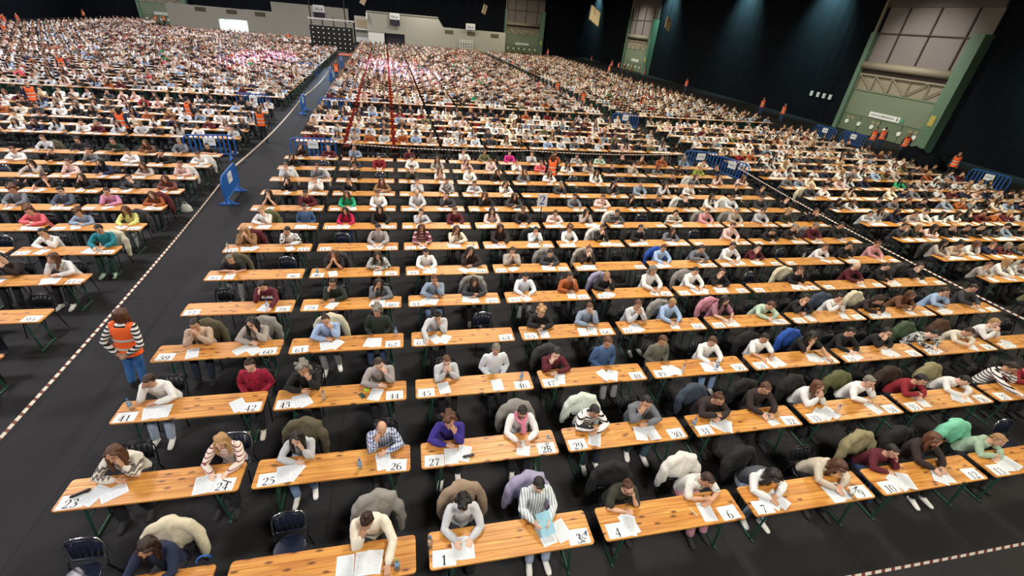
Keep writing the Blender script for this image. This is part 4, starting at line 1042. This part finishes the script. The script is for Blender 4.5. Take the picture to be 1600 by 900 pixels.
def make_person(s):
    top, hair, pose, o = s['who']; mir = pose.islower(); p = pose.upper(); ss = o.get('ss') == '1'
    b = mk('person', proto('body', p, mir), None, (s['x'], s['y'], 0), rnd.uniform(-.1, .1)); paint(b, rnd.choice(SKIN), .08)
    sc = rnd.uniform(.96, 1.04); b.scale = (sc * rnd.uniform(.95, 1.03), sc, sc)
    t = mk('top', proto('top', p, mir, ss), b, mat=M['cloth_' + top] if PAT.get(top) else None); paint(t, TOPS[top][0], .06)
    h = mk('hair', proto('hair', hair[0]), b); h.matrix_local = head_matrix(p, mir); paint(h, HC[hair[1]][0] if hair[0] != 'H' else ('8a8478' if hair[1] == 'w' else '3a2b24'), .2)
    if True:
        tr = mk('trousers', proto('trousers', p, mir), b); paint(tr, TRC[o.get('tr', 'dark')], .1)
        if s['d'] < 24:
          for q in ('shoe0', 'shoe1'): sh = mk('shoe', proto(q, p, mir), b); paint(sh, SHC[o.get('sh', 'dark')])
    if top == 'pinkscarf':
        g = G(); K = skeleton(p); nb = K['nb']
        g.tube([nb + A3(.09, .03, .02), nb + A3(.06, -.09, -.01), nb + A3(0, -.12, -.05), nb + A3(-.06, -.09, -.01), nb + A3(-.09, .03, .02), nb + A3(0, .09, .04)], .035, 8); g.tube([nb + A3(.03, -.13, -.05), nb + A3(.05, -.17, -.25)], [.04, .045], 8, flat=.4)
        q = mk('scarf', g.mesh('scarf', [M['cloth']]), b); paint(q, 'e08aa6'); q['label'] = 'pink scarf'
    if top == 'greyvest':
        q = mk('vest', _vest_small(p), b); paint(q, '4c5058'); q['label'] = 'grey knitted vest'
    if top == 'puffer' or top in ('sage', 'crimsonplain'):
        K = skeleton(p); g = G(); nb = K['nb']; g.ball(nb + A3(0, .085, -.01), (.13, .075, .085), 10); q = mk('hood', g.mesh('hood', [M['cloth']]), b); paint(q, TOPS[top][0])
    if top == 'maroonletter':
        K = skeleton(p); q = mk('lettering', _letter(), b); c = K['pts'][5] + A3(0, -.155, 0); q.location = c; q.rotation_euler = (math.radians(90 - 25), 0, 0)
    if o.get('gl') == '1':
        K = skeleton(p); g = G(); HR, hc = K['HR'], K['hc']
        for sx in (1, -1):
            pts = [hc + HR @ A3(sx * .033 + .022 * math.cos(a), -.097 + .006 * abs(math.cos(a)), .010 + .017 * math.sin(a)) for a in np.linspace(0, 2 * math.pi, 9)]; g.tube(pts, .0028, 5); g.tube([hc + HR @ A3(sx * .056, -.09, .014), hc + HR @ A3(sx * .079, .0, .014)], .0028, 5)
        g.tube([hc + HR @ A3(-.012, -.101, .014), hc + HR @ A3(.012, -.101, .014)], .0028, 5)
        me = g.mesh('glasses', [M['black_tube']]); me = mirrored(me, 'glasses') if mir else me; mk('glasses', me, b)
    hw = HS[hair[0]].format(HC[hair[1]][1]); loc = place_words(s['b'], s['r'], s['c'], s['k'], s['n'])
    tw = TOPS[top][1]
    if s['b'] == 'C' and number_of(s['r'], s['c'], s['k']): lb = 'person in %s, %s, %s, behind %s' % (tw, hw, PW[p], loc)
    elif s['b'] == 'C': lb = 'person in %s, %s, %s, front row left of card 1' % (tw, hw, 'leaning low' if s['c'] == -2 else 'one arm out')
    else: lb = 'person in %s, %s, %s' % (tw, hw, loc)
    tag(b, ' '.join(lb.split()[:16]), 'person', 'seated exam candidates'); return b
_tmp = {}
def _vest_small(p):
    if ('v', p) not in _tmp:
        K = skeleton(p); g = G(); g.loft(torso_rings(K, .030, .12, .90), 18); _tmp[('v', p)] = solid('vest_' + p, g, .014, 1200, [M['cloth']], 2, .006, 9)
    return _tmp[('v', p)]
def _letter():
    if 'l' not in _tmp: _tmp['l'] = text_mesh('BLAND', .085, M['card'], .004)
    return _tmp['l']
def number_like():
    g = G()
    for i in range(6): x = -.11 + i * .038; g.box(x, x + .012, 0, .05, 0, .002); g.box(x, x + .03, .04 if i % 2 else .0, .05 if i % 2 else .012, 0, .002)
    return g.mesh('lettering', [M['card']], False)
sheets_left = 300
def clampx(s, x): return min(max(x, s['tx'] + (.40 if s['n'] == 2 else .14)), s['tx'] + TL - (.40 if s['n'] == 2 else .14))
for s in ppl:
    make_person(s); top, hair, pose, o = s['who']; loc = place_words(s['b'], s['r'], s['c'], s['k'], s['n']); at = 'before the %s at ' % TOPS[top][1].split(' ')[-1] + loc; at = 'before the person in %s, ' % TOPS[top][1] + loc
    if o.get('coat'):
        ct = mk('coat', COATS[rnd.randrange(2)], None, (s['x'] + rnd.uniform(-.05, .05), s['y'] + .01, 0), rnd.uniform(-.15, .15)); paint(ct, COAT[o['coat']])
        tag(ct, '%s coat draped over the chair back, %s' % (o['coat'].replace('whitegreen', 'white and green').replace('olivegreen', 'olive green').replace('darkbrown', 'dark brown').replace('darkgrey', 'dark grey').replace('beigegrey', 'beige grey'), loc), 'coat', 'coats over chair backs')
    side = 1 if s['x'] > s['tx'] + 1.1 else -1; P = pose.upper()
    jx = {'W': -.02, 'D': -.03, 'F': 0, 'K': 0}.get(P, .0) + rnd.uniform(-.05, .05); fy = s['ty'] + rnd.uniform(.17, .22)
    if P == 'H':
        bk = mk('question_booklet', BOOK, None, (s['x'] + .02, s['y'] - .45, .90), .1, rot=(math.radians(28), 0, math.radians(12))); bk.location.z = .90
        bk.material_slots[0].link = 'OBJECT'; bk.material_slots[0].material = plain('pale_blue_cover', '8fc3d8', .6)
        tag(bk, 'pale blue booklet held open by the person at ' + loc, 'booklet')
    if sheets_left > 0:
        sheets_left -= 1
        sh = mk('exam_sheet', SHEET, None, (clampx(s, s['x'] + jx), fy, TZ + .0022), rnd.gauss(0, .36)); tag(sh, ' '.join(('exam sheet %s' % at).split()[:16]), 'paper', 'exam sheets on the tables')
    if sheets_left > 0 and s['d'] < 17 and rnd.random() < .62:
        sheets_left -= 1
        sh = mk('exam_sheet', SHEET, None, (clampx(s, s['x'] + jx + (side if rnd.random() < .4 else -side) * rnd.uniform(.12, .24)), fy + rnd.uniform(-.03, .03), TZ + .0042), rnd.gauss(0, .4)); tag(sh, ' '.join(('second sheet %s' % at).split()[:16]), 'paper', 'exam sheets on the tables')
for (x, y, rz, lb) in ((-1.02, .20, .03, 'leftmost printed sheet of the front row pair left of card one'), (-.80, .215, -.02, 'right printed sheet of the front row pair left of card one')):
    tag(mk('exam_sheet', SHEET, None, (x, y, TZ + .0022), rz), lb, 'paper', 'exam sheets on the tables')
nc = 0
for s in near:
    if s['n'] != 2 or nc >= 300: continue
    m = number_of(s['r'], s['c'], s['k']) if s['b'] == 'C' else 95 + 18 * (s['r'] - 4) + 2 * s['c'] + (1 - s['k'])
    if not m: continue
    nc += 1
    cx = s['tx'] + (.20 if s['k'] == 0 else TL - .20) + rnd.uniform(-.02, .02)
    cdm = mk('number_card', CARD, None, (cx, s['ty'] + .125, TZ + .0006), rnd.gauss(0, .05))
    mk('number', number_mesh(str(m)), cdm, (.0, -.03, .0016))
    tag(cdm, ('white card reading %s at the table front edge' % nw(m)) if s['b'] == 'C' else 'white number card on the table, %s' % place_words(s['b'], s['r'], s['c'], s['k'], s['n']), 'card', 'number cards on the tables')
# ------------------------------------------------------------------ small things on the tables
for (x, y, kind, lb) in [(-4.65, 3.29, 'b', 'near card forty-one'), (-0.95, 1.63, 'b', 'left of card twenty-six'), (-0.39, 0.08, 'g', 'at right end of the front row table'), (0.02, 0.31, 'n', 'behind card one'), (1.89, 3.23, 'b', 'behind card forty-six'), (5.29, 3.11, 'n', 'right of card forty-nine'), (6.07, 3.09, 'b', 'left of card fifty'), (-0.48, 4.89, 'b', 'behind card sixty-two'), (4.71, 1.72, 'b', 'behind card thirty-one'), (1.98, 1.68, 'n', 'behind card twenty-eight'), (-2.44, 7.60, 'b', 'near card ninety-seven'), (-4.94, 9.15, 'n', 'near card one-hundred-thirteen'), (-3.26, 6.13, 'n', 'left of card seventy-eight'), (2.05, 0.06, 'n', 'near card three'), (-1.67, 3.14, 'n', 'middle of the table with card forty-four'), (7.75, 1.66, 'n', 'between cards thirty-three and thirty-four'), (12.48, 7.90, 'n', 'near the right edge of its row'), (3.76, 9.06, 'n', 'in the seventh row right of card one-hundred-eighteen'), (1.70, 9.00, 'n', 'at the right end in the seventh row'), (6.50, 0.09, 'n', 'left of card nine')]:
    o = mk('water_bottle', BOT, None, (x, y, TZ), mat=None); mk('bottle_cap', CAPG if kind == 'g' else CAPB, o); 
    if kind != 'n': mk('bottle_label', LABB, o)
    tag(o, 'clear plastic water bottle standing on the table ' + lb, 'bottle', 'water bottles on the tables')
def small(name, g, mats, x, y, z, rz, lb, cat): return tag(mk(name, g.mesh(name, mats), None, (x, y, z), rz), lb, cat)

g = G(); g.tube([(-.09, 0, .02), (.09, 0, .02)], .022, 8, flat=.8); small('pencil_case', g, [M['black_plastic']], -4.55, 1.72, TZ + .004, .5, 'black pencil case lying on card twenty-three', 'case')
g = G(); g.tube([(-.07, 0, .018), (.07, 0, .018)], .026, 8, flat=.6); small('glasses_case', g, [M['black_plastic']], 0.68, 1.62, TZ + .004, .15, 'black glasses case on the paper right of card twenty-seven', 'case')
g = G(); g.box(-.036, .036, -.075, .075, 0, .008); small('mobile_phone', g, [M['green_steel']], -1.04, 3.16, TZ + .001, .6, 'dark phone lying flat left of card forty-four', 'phone')
g = G(); g.box(-.04, .04, -.04, .04, 0, .01); small('sticky_notes', g, [plain('lime_paper', 'b6e83a', .7)], -0.97, 3.30, TZ + .004, .2, 'lime green block of notes beside the sheet near card forty-four', 'notes')
g = G(); g.tube([(-.07, 0, .006), (.07, 0, .006)], .006, 6); small('pen', g, [M['white']], 3.81, 0.21, TZ + .0005, -1.2, 'white pen on bare wood left of card six', 'pen')
g = G(); g.tube([(-.07, 0, .006), (.07, 0, .006)], .006, 6); small('pen', g, [M['black_plastic']], -2.76, 1.66, TZ + .006, -.4, 'dark pen lying on the sheets left of card twenty-four', 'pen')
g = G(); g.tube([(.075 * math.cos(a), 0, .02 + .09 * math.sin(a)) for a in np.linspace(0, math.pi, 9)], .012, 6); small('headband', g, [M['blue_paint']], -2.68, 0.54, TZ + .001, .3, 'blue headband standing on the front row corner table', 'headband')

# ------------------------------------------------------------------ stewards, barriers, tape
g = G(); 
VEST, BANDS = make_vest()
def steward(x, y, rz, lb, pose='N', hair='Ld', top='white', tr='jeans', seat=False, sleeve=None):
    b = mk('person', proto('body', pose), None, (x, y, 0), rz); paint(b, rnd.choice(SKIN))
    t = mk('top', proto('top', pose), b, mat=M['cloth_' + sleeve] if sleeve else None); paint(t, TOPS[top][0])
    v = mk('vest', VEST, b); v['label'] = 'orange vest'
    for q in BANDS: mk('reflective_band', q, v)
    h = mk('hair', proto('hair', hair[0]), b); h.matrix_local = head_matrix(pose, False); paint(h, HC[hair[1]][0])
    q = mk('trousers', proto('trousers', pose), b); paint(q, TRC[tr])
    for k in ('shoe0', 'shoe1'): paint(mk('shoe', proto(k, pose), b), '2a2a2e')
    return tag(b, lb, 'person', 'stewards in orange vests')
o = steward(-5.36, 4.74, math.pi - .12, 'steward in orange vest and jeans walking away along the near aisle', 'S', 'Lb', 'white', 'jeans', sleeve='steward'); o.rotation_euler.y = -.09; paint([c for c in o.children if c.name.startswith('trousers')][0], '3f74b8')
ST = [(-7.6, 23.7, 0, 'at the left edge of the aisle beyond the barrier'), (6.15, 16.15, 3.1, 'standing among the tables in the middle block'), (-19.8, 27.6, .5, 'far left, standing between the rows'), (-11.5, 25.3, 2.6, 'left block, near the aisle, in the distance'), (-13.1, 22.0, 3.0, 'left block, behind the crossing barrier'), (-25.1, 40.1, .3, 'distant left, among the seated crowd'),
 (37.0, 41.8, -1.2, 'standing alone against the black right curtain'), (36.5, 38.0, -1.3, 'second standing against the black right curtain'), (36.0, 27.2, -1.4, 'left of the pair before the tall portal'), (37.2, 27.5, 2.0, 'facing the pair before the tall portal'), (37.0, 25.3, -1.0, 'nearest before the tall portal'), (-6.82, 48.4, 0, 'in the far aisle between barriers'),
 (21.4, 38.8, 1.0, 'far right among the tables, middle one'), (14.8, 44.6, 0, 'far along the right aisle, deepest'), (15.6, 38.9, 0, 'far along the right aisle, nearer one'), (-18.7, 86.3, 0, 'tiny at the back left of the lamp wall'), (37.0, 57.4, -1, 'far right by the curtain, alone'), (31.4, 71.3, -1, 'among the last tables before the second portal'),
 (36.5, 82.6, -1, 'in the group before the second portal'), (36.8, 80.2, 2, 'second in the group before the second portal'), (36.5, 77.0, 1, 'third in the group before the second portal'), (37.0, 75.2, -2, 'fourth in the group before the second portal'), (37.2, 70.5, -2, 'right of the second portal, nearest of its group'), (36.5, 93.2, -2, 'beyond the second portal by the curtain'), (30.0, 103.0, -1, 'tiny before the back portal, at its right'), (-44.0, 109.6, 0, 'first of three before the back left portal'), (-45.4, 109.4, 0, 'middle of three before the back left portal'), (-46.9, 109.6, 0, 'leftmost of three before the back left portal'),
 (-52.6, 79.0, .4, 'far left edge, first of the corner group'), (-51.2, 77.3, .2, 'far left edge, second of the corner group'), (-51.7, 80.6, 0, 'far left edge, third of the corner group'), (-42.6, 63.2, .3, 'far left edge, below the corner group'), (-56.6, 105.4, 0, 'tiny at the far back left'), (34.6, 19.8, -1.2, 'right edge, by the blue barrier')]
for i, (x, y, rz, lb) in enumerate(ST): steward(x, y, rz, 'steward in orange vest ' + lb, 'N', rnd.choice('LSB') + rnd.choice('kdb'), rnd.choice(['black', 'darkgrey', 'navy']), rnd.choice(['jeans', 'dark']))
# blue crowd barriers
g = G(); 
FR = G(); FR.tube([(-.97, 0, .18), (-1.0, 0, .5), (-1.0, 0, .85), (-.93, 0, 1.02), (-.78, 0, 1.08), (.78, 0, 1.08), (.93, 0, 1.02), (1.0, 0, .85), (1.0, 0, .5), (.97, 0, .18)], .032, 8); FR.tube([(-.97, 0, .22), (.97, 0, .22)], .028, 8); FRM = FR.mesh('frame', [M['blue_paint']])
g = G(); g.box(-.028, .028, -.014, .014, .22, 1.07); BAR = g.mesh('bar', [M['blue_paint']], False)
g = G(); g.loft([((0, 0, z), (1, 0, 0), (0, 1, 0), a, b) for z, a, b in ((0, .07, .36), (.03, .07, .35), (.06, .05, .22), (.20, .035, .05))], 14); FOOT = g.mesh('foot', [M['blue_paint']])
def notice():
    t = NT('barrier_notice'); tc = t.n('ShaderNodeTexCoord'); s = t.n('ShaderNodeSeparateXYZ'); t.l(tc.outputs['Generated'], s.inputs[0])
    nz = t.n('ShaderNodeTexNoise', i_Scale=22.0); t.l(tc.outputs['Generated'], nz.inputs['Vector'])
    f = t.math('MULTIPLY', t.math('LESS_THAN', t.math('ABSOLUTE', t.math('SUBTRACT', s.outputs[2], .52)), .12), t.math('MULTIPLY', t.math('LESS_THAN', t.math('ABSOLUTE', t.math('SUBTRACT', s.outputs[0], .5)), .36), t.math('GREATER_THAN', nz.outputs['Fac'], .45)))
    t.l(t.mix(t.math('MULTIPLY', f, .6), srgb('e6ebf0'), srgb('4a5870')), t.b.inputs['Base Color']); return t.m
M['notice'] = notice()
g = G(); g.box(-.23, .23, -.035, .035, .62, .98); PLATE = g.mesh('notice_plate', [M['notice']], False)
g = G(); g.box(-.9, .9, -.012, .012, .26, 1.05); SOLID = g.mesh('panel', [M['blue_paint']], False)
def barrier(x, y, rz, lb, solid=False):
    o = mk('crowd_barrier', FRM, None, (x, y, 0), rz)
    if solid: mk('panel', SOLID, o)
    else:
        for i in range(9): mk('bar', BAR, o, ((i - 4) * .19, 0, 0))
    mk('notice_plate', PLATE, o)
    for s in (-.72, .72): mk('foot', FOOT, o, (s, 0, 0))
    return tag(o, lb, 'barrier', 'blue crowd barriers')
barrier(-6.66, 15.15, math.pi / 2 + .06, 'nearest blue barrier, standing lengthwise in the left aisle', True)
barrier(-4.55, 20.25, 0, 'blue barrier across the front of the middle rear block, left end'); barrier(-8.95, 20.2, .12, 'blue barrier across the left block beside the aisle'); barrier(-7.05, 31.9, math.pi / 2 + .06, 'second blue barrier standing lengthwise in the left aisle', True)
barrier(-7.45, 48.8, math.pi / 2 + .04, 'third blue barrier lengthwise, far in the aisle', True); barrier(-7.75, 60.8, math.pi / 2, 'fourth blue barrier lengthwise, deepest in the aisle', True); barrier(-4.95, 31.4, 0, 'blue barrier across the middle block, second crossing')
barrier(16.35, 20.3, -.18, 'blue barrier at the head of the right aisle, left of two'); barrier(17.3, 18.7, -1.2, 'blue barrier at the head of the right aisle, right of two'); barrier(16.5, 31.3, -.3, 'blue barrier far along the right aisle')
barrier(34.4, 30.3, -1.4, 'blue barrier left of the tall portal, farther one'); barrier(35.2, 28.2, -1.4, 'blue barrier left of the tall portal, nearer one'); barrier(34.6, 17.6, -1.3, 'blue barrier at the right edge by the curtain'); barrier(-10.0, 31.5, 0, 'blue barrier across the left block, second crossing'); barrier(-9.9, 51.0, 0, 'blue barrier on the left of the far aisle')
barrier(-6.05, -3.2, math.pi / 2, 'blue barrier by the near end of the aisle tape', True)
barrier(3.4, -.95, 0, 'blue barrier at the left end of the front tape'); barrier(15.2, -1.0, 0, 'blue barrier at the right end of the front tape'); barrier(16.6, -2.0, math.pi / 2, 'blue barrier at the near end of the right aisle tape')
def tape_mat():
    t = NT('striped_tape'); tc = t.n('ShaderNodeUVMap'); s = t.n('ShaderNodeSeparateXYZ'); t.l(tc.outputs[0], s.inputs[0])
    f = t.math('GREATER_THAN', t.math('FRACT', s.outputs[0]), .62); t.l(t.mix(f, srgb('e4ddd2'), srgb('7c4038')), t.b.inputs['Base Color']); t.bsdf(Roughness=.5); return t.m
M['tape'] = tape_mat()
def tape(P, lb, wd=.045):
    pts = []
    for a, b in zip(P, P[1:]):
        a, b = np.array(a), np.array(b); n = max(2, int(np.linalg.norm(b - a) / .4)); sag = .012 * np.linalg.norm(b - a)
        pts += [a + (b - a) * i / n - A3(0, 0, sag * 4 * (i / n) * (1 - i / n)) for i in range(n)]
    pts.append(np.array(P[-1])); V = []; uv = []; s = 0
    for i, p in enumerate(pts):
        if i: s += np.linalg.norm(pts[i] - pts[i - 1])
        d = pts[min(i + 1, len(pts) - 1)] - pts[max(i - 1, 0)]; d /= np.linalg.norm(d); side = np.cross(d, (0, 0, 1)); side /= np.linalg.norm(side); tw = .35 * math.sin(s * .55)
        q = side * math.sin(-.8 + tw) + A3(0, 0, 1) * math.cos(-.8 + tw); V += [p + q * wd / 2, p - q * wd / 2]; uv.append(s / .17)
    me = mesh_from('barrier_tape', V, [(2 * i, 2 * i + 1, 2 * i + 3, 2 * i + 2) for i in range(len(pts) - 1)], [M['tape']], True)
    L = me.uv_layers.new(name='UVMap')
    for pz in me.polygons:
        for li, vi in zip(pz.loop_indices, pz.vertices): L.data[li].uv = (uv[vi // 2], 0)
    return tag(mk('barrier_tape', me), lb, 'tape')
tape([(-6.03, -2.3, .86), (-6.66, 14.2, .86)], 'red and white tape along the left aisle, nearest stretch'); tape([(-6.7, 16.1, .95), (-7.02, 31.0, .95)], 'red and white tape along the left aisle, middle stretch', .06); tape([(-7.08, 32.8, .95), (-7.42, 47.9, .95)], 'red and white tape along the left aisle, far stretch', .07)
tape([(17.05, 17.9, .9), (16.6, -1.1, .82)], 'red and white tape along the right aisle'); tape([(4.35, -.95, .80), (14.25, -.98, .80)], 'red and white tape across the front, lower right'); tape([(-3.6, 20.25, .95), (1.6, 19.9, .85), (6.0, 20.05, .9), (15.4, 20.4, .9)], 'thin tape across the gap before the rear block', .04)
g = G(); rr = random.Random(4)
for i in range(7): g.ball((36.6 + rr.uniform(-.9, .9), 23.6 + rr.uniform(-1.6, 1.6), .35 + rr.uniform(0, .25)), (.7, .8, rr.uniform(.4, .6)), 10)
tag(mk('covered_stack', solid('covered_stack', g, .08, 900, [M['curtain']], 2, .12, 1.5)), 'low heap under black cloth right of the tall portal', 'heap')
# numbered sign on a pole, white bag
o = tag(bx('number_sign', 4.34, 4.70, 11.74, 11.76, 1.02, 1.50, M['white']), 'white sign with blue figure 2 on a pole in the middle block', 'sign')
mk('number', number_mesh('2', .32, plain('blue_ink', '2c55b0', .6)), o, (4.52, 11.735, 1.26), rot=(math.pi / 2, 0, 0))
g = G(); g.tube([(4.52, 11.78, .02), (4.52, 11.78, 1.45)], .018, 8); mk('pole', g.mesh('pole', [M['black_tube']]), o); g = G(); g.loft([((4.52, 11.78, z), (1, 0, 0), (0, 1, 0), r, r) for z, r in ((0, .12), (.02, .11), (.03, .03))], 16); mk('base', g.mesh('base', [M['black_tube']]), o)
g = G(); g.loft([((0, 0, z), (1, 0, 0), (0, 1, 0), a, b) for z, a, b in ((0, .17, .11), (.02, .2, .13), (.16, .17, .10), (.26, .10, .03))], 14); g.tube([(-.07, 0, .24), (-.05, 0, .34), (.05, 0, .34), (.07, 0, .24)], .012, 6)
tag(mk('shopping_bag', g.mesh('shopping_bag', [M['white']]), None, (-7.75, 13.75, 0)), 'white carrier bag standing on the carpet by the left aisle', 'bag')
# ------------------------------------------------------------------ the rest of the crowd, too many to count
def lod(me, tris):
    r = eval_mesh(me.copy(), [('DECIMATE', dict(ratio=min(1, tris / max(1, sum(len(p.vertices) - 2 for p in me.polygons)))))])
    V = np.array([v.co for v in r.vertices], 'f'); F = []
    for p in r.polygons:
        q = list(p.vertices); F += [(q[0], q[i], q[i + 1]) for i in range(1, len(q) - 1)]
    bpy.data.meshes.remove(r); return V, np.array(F, 'i')
def upper(VF, zmin):
    V, F = VF; k = V[F][:, :, 2].max(1) > zmin; return V, F[k]
LODS = []
for p in 'WCKFTD':
    for mir in (False, True):
        sets = []
        for q in (0, 1):
            n = ((420, 240, 110, 70), (110, 70, 34, 0))[q]
            parts = [(upper(lod(proto('body', p, mir), n[0]), .62), 0), (lod(proto('top', p, mir), n[1]), 1)]
            if n[3]: parts.append((lod(proto('trousers', p, mir), n[3]), 3))
            for hs in ('LS'):
                V, F = lod(proto('hair', hs), n[2]); Mh = np.array(head_matrix(p, mir)); V2 = V @ Mh[:3, :3].T + Mh[:3, 3]; parts.append(((V2.astype('f'), F), 2 if hs == 'L' else 4))
            sets.append(parts)
        LODS.append(sets)
def np_mesh(name, V, F, mats, cols=None, smooth=True, mi=None):
    me = bpy.data.meshes.new(name); k = F.shape[1]; me.vertices.add(len(V)); me.vertices.foreach_set('co', V.astype('f').ravel()); me.loops.add(len(F) * k); me.loops.foreach_set('vertex_index', F.astype('i').ravel())
    me.polygons.add(len(F)); me.polygons.foreach_set('loop_start', np.arange(0, len(F) * k, k, dtype='i'))
    for m in mats: me.materials.append(m)
    if mi is not None: me.polygons.foreach_set('material_index', mi.astype('i'))
    me.polygons.foreach_set('use_smooth', np.full(len(F), smooth))
    if cols is not None:
        a = me.attributes.new('own_colour', 'FLOAT_COLOR', 'FACE'); a.data.foreach_set('color', cols.astype('f').ravel())
    me.update(calc_edges=True); me.validate(); return me
def attr_mat(name, rough):
    t = NT(name); a = t.n('ShaderNodeAttribute', attribute_name='own_colour'); t.l(a.outputs['Color'], t.b.inputs['Base Color']); t.bsdf(Roughness=rough); return t.m
M['crowd'] = attr_mat('crowd_cloth', .85)
Vs, Fs, Cs, nb = [], [], [], 0
lin = lambda h: np.array(srgb(h))
for s in seats:
    if not s['who'] or s.get('ind'): continue
    if not seen((s['x'], s['y'], 1.0), 60): continue
    top, hair, pose, o = s['who']; P = pose.upper()
    i = 'WCKFTD'.index(P if P in 'WCKFTD' else 'W') * 2 + (1 if pose.islower() else 0)
    for (V, F), kind in LODS[i][0 if s['d'] < 42 else 1]:
        if kind == 2 and hair[0] != 'L' or kind == 4 and hair[0] == 'L': continue
        a = rnd.uniform(-.2, .2) if kind == 0 else a
        c = lin({0: SKIN[rnd.randrange(5)], 1: TOPS[top][0], 2: HC[hair[1]][0], 4: HC[hair[1]][0], 3: '1d1e24'}[kind])
        R = np.array(((math.cos(a), -math.sin(a), 0), (math.sin(a), math.cos(a), 0), (0, 0, 1)), 'f'); sc = .97 + .06 * ((s['c'] * 7 + s['r'] * 13) % 10) / 10
        Vs.append((V * sc) @ R.T + np.array((s['x'], s['y'], 0), 'f')); Fs.append(F + nb); nb += len(V); Cs.append(np.tile(c, (len(F), 1)))
if Vs:
    o = mk('seated_crowd', np_mesh('seated_crowd', np.concatenate(Vs), np.concatenate(Fs), [M['crowd']], np.concatenate(Cs))); tag(o, 'mass of seated candidates filling the far rows of the hall', 'crowd', kind='stuff')
def boxes(L, mi=None):
    """L: array of x0,x1,y0,y1,z0,z1"""
    L = np.array(L, 'f'); n = len(L); idx = [(0, 2, 4), (1, 2, 4), (0, 3, 4), (1, 3, 4), (0, 2, 5), (1, 2, 5), (0, 3, 5), (1, 3, 5)]
    V = np.stack([L[:, list(q)] for q in idx], 1).reshape(-1, 3); f = np.array([(0, 2, 3, 1), (4, 5, 7, 6), (0, 1, 5, 4), (2, 6, 7, 3), (0, 4, 6, 2), (1, 3, 7, 5)], 'i')
    return V, (f[None] + (np.arange(n) * 8)[:, None, None]).reshape(-1, 4)
tb, lg_, pp = [], [], []
for (b, r, c, x, y, n) in tables:
    if (b, r, c) in near_tables or not (seen((x, y, .76), 90) or seen((x + TL, y, .76), 90)): continue
    tb.append((x, x + TL, y, y + TD, TZ - .026, TZ)); lg_ += [(x + .25, x + .30, y + .05, y + .44, 0, .73), (x + TL - .30, x + TL - .25, y + .05, y + .44, 0, .73)]
for (L, nm, lb, m, ct) in ((tb, 'far_tables', 'pine tables of the far rows, side by side', M['pine'], 'tables'), (lg_, 'far_table_legs', 'green legs under the far pine tables', M['green_steel'], 'table legs')):
    V, F = boxes(L); tag(mk(nm, np_mesh(nm, V, F, [m], None, False)), lb, ct, kind='stuff')
cb, cr = [], []
for (b, r, c, x, y, n) in tables:
    if b == 'D' and c in (-1, 0) and r < 34:
        xx, yy = x - .08, y + TD + .16
        cr += [(xx - .17, xx + .17, yy + .20, yy + .23, .50, .84), (xx - .17, xx + .17, yy - .18, yy + .2, .42, .45), (xx - .17, xx - .15, yy - .18, yy - .15, 0, .42), (xx + .15, xx + .17, yy - .18, yy - .15, 0, .42)]
for s in seats:
    if not s.get('ind') and s['who'] or s['n'] == 3:
        if not seen((s['x'], s['y'], .8), 60): continue
        k = 2 if s['who'] else 1; fy = s['ty'] + .22
        for q in range(2 + (rnd.random() < .6)): 
            xx = s['x'] + rnd.uniform(-.27, .27)
            if not s.get('ind') or q: pp.append((xx - .13, xx + .13, fy - .16 + rnd.uniform(-.05, .05), fy + .14, TZ + .001, TZ + .003 + .001 * q))
    if s.get('chair') or not seen((s['x'], s['y'], .8), 60): continue
    x, y = s['x'], s['y']; q = cr if (s['b'] == 'D' and s['c'] in (-1, 0, 1, 5) and s['r'] < 22) or (s['b'] == 'D' and rnd.random() < .15) else cb
    q += [(x - .20, x + .20, y + .22, y + .25, .50, .84), (x - .2, x + .2, y - .18, y + .2, .42, .45), (x - .2, x - .17, y - .18, y - .15, 0, .42), (x + .17, x + .2, y - .18, y - .15, 0, .42)]
for (L, nm, lb, m, ct) in ((pp, 'far_papers', 'white papers strewn over the far tables', M['card'], 'papers'), (cb, 'far_chairs', 'black folding chairs of the far rows', M['black_plastic'], 'chairs'), (cr, 'far_red_chairs', 'red chairs among the far rows of the middle block', M['red_plastic'], 'chairs')):
    if L: V, F = boxes(L); tag(mk(nm, np_mesh(nm, V, F, [m], None, False)), lb, ct, kind='stuff')
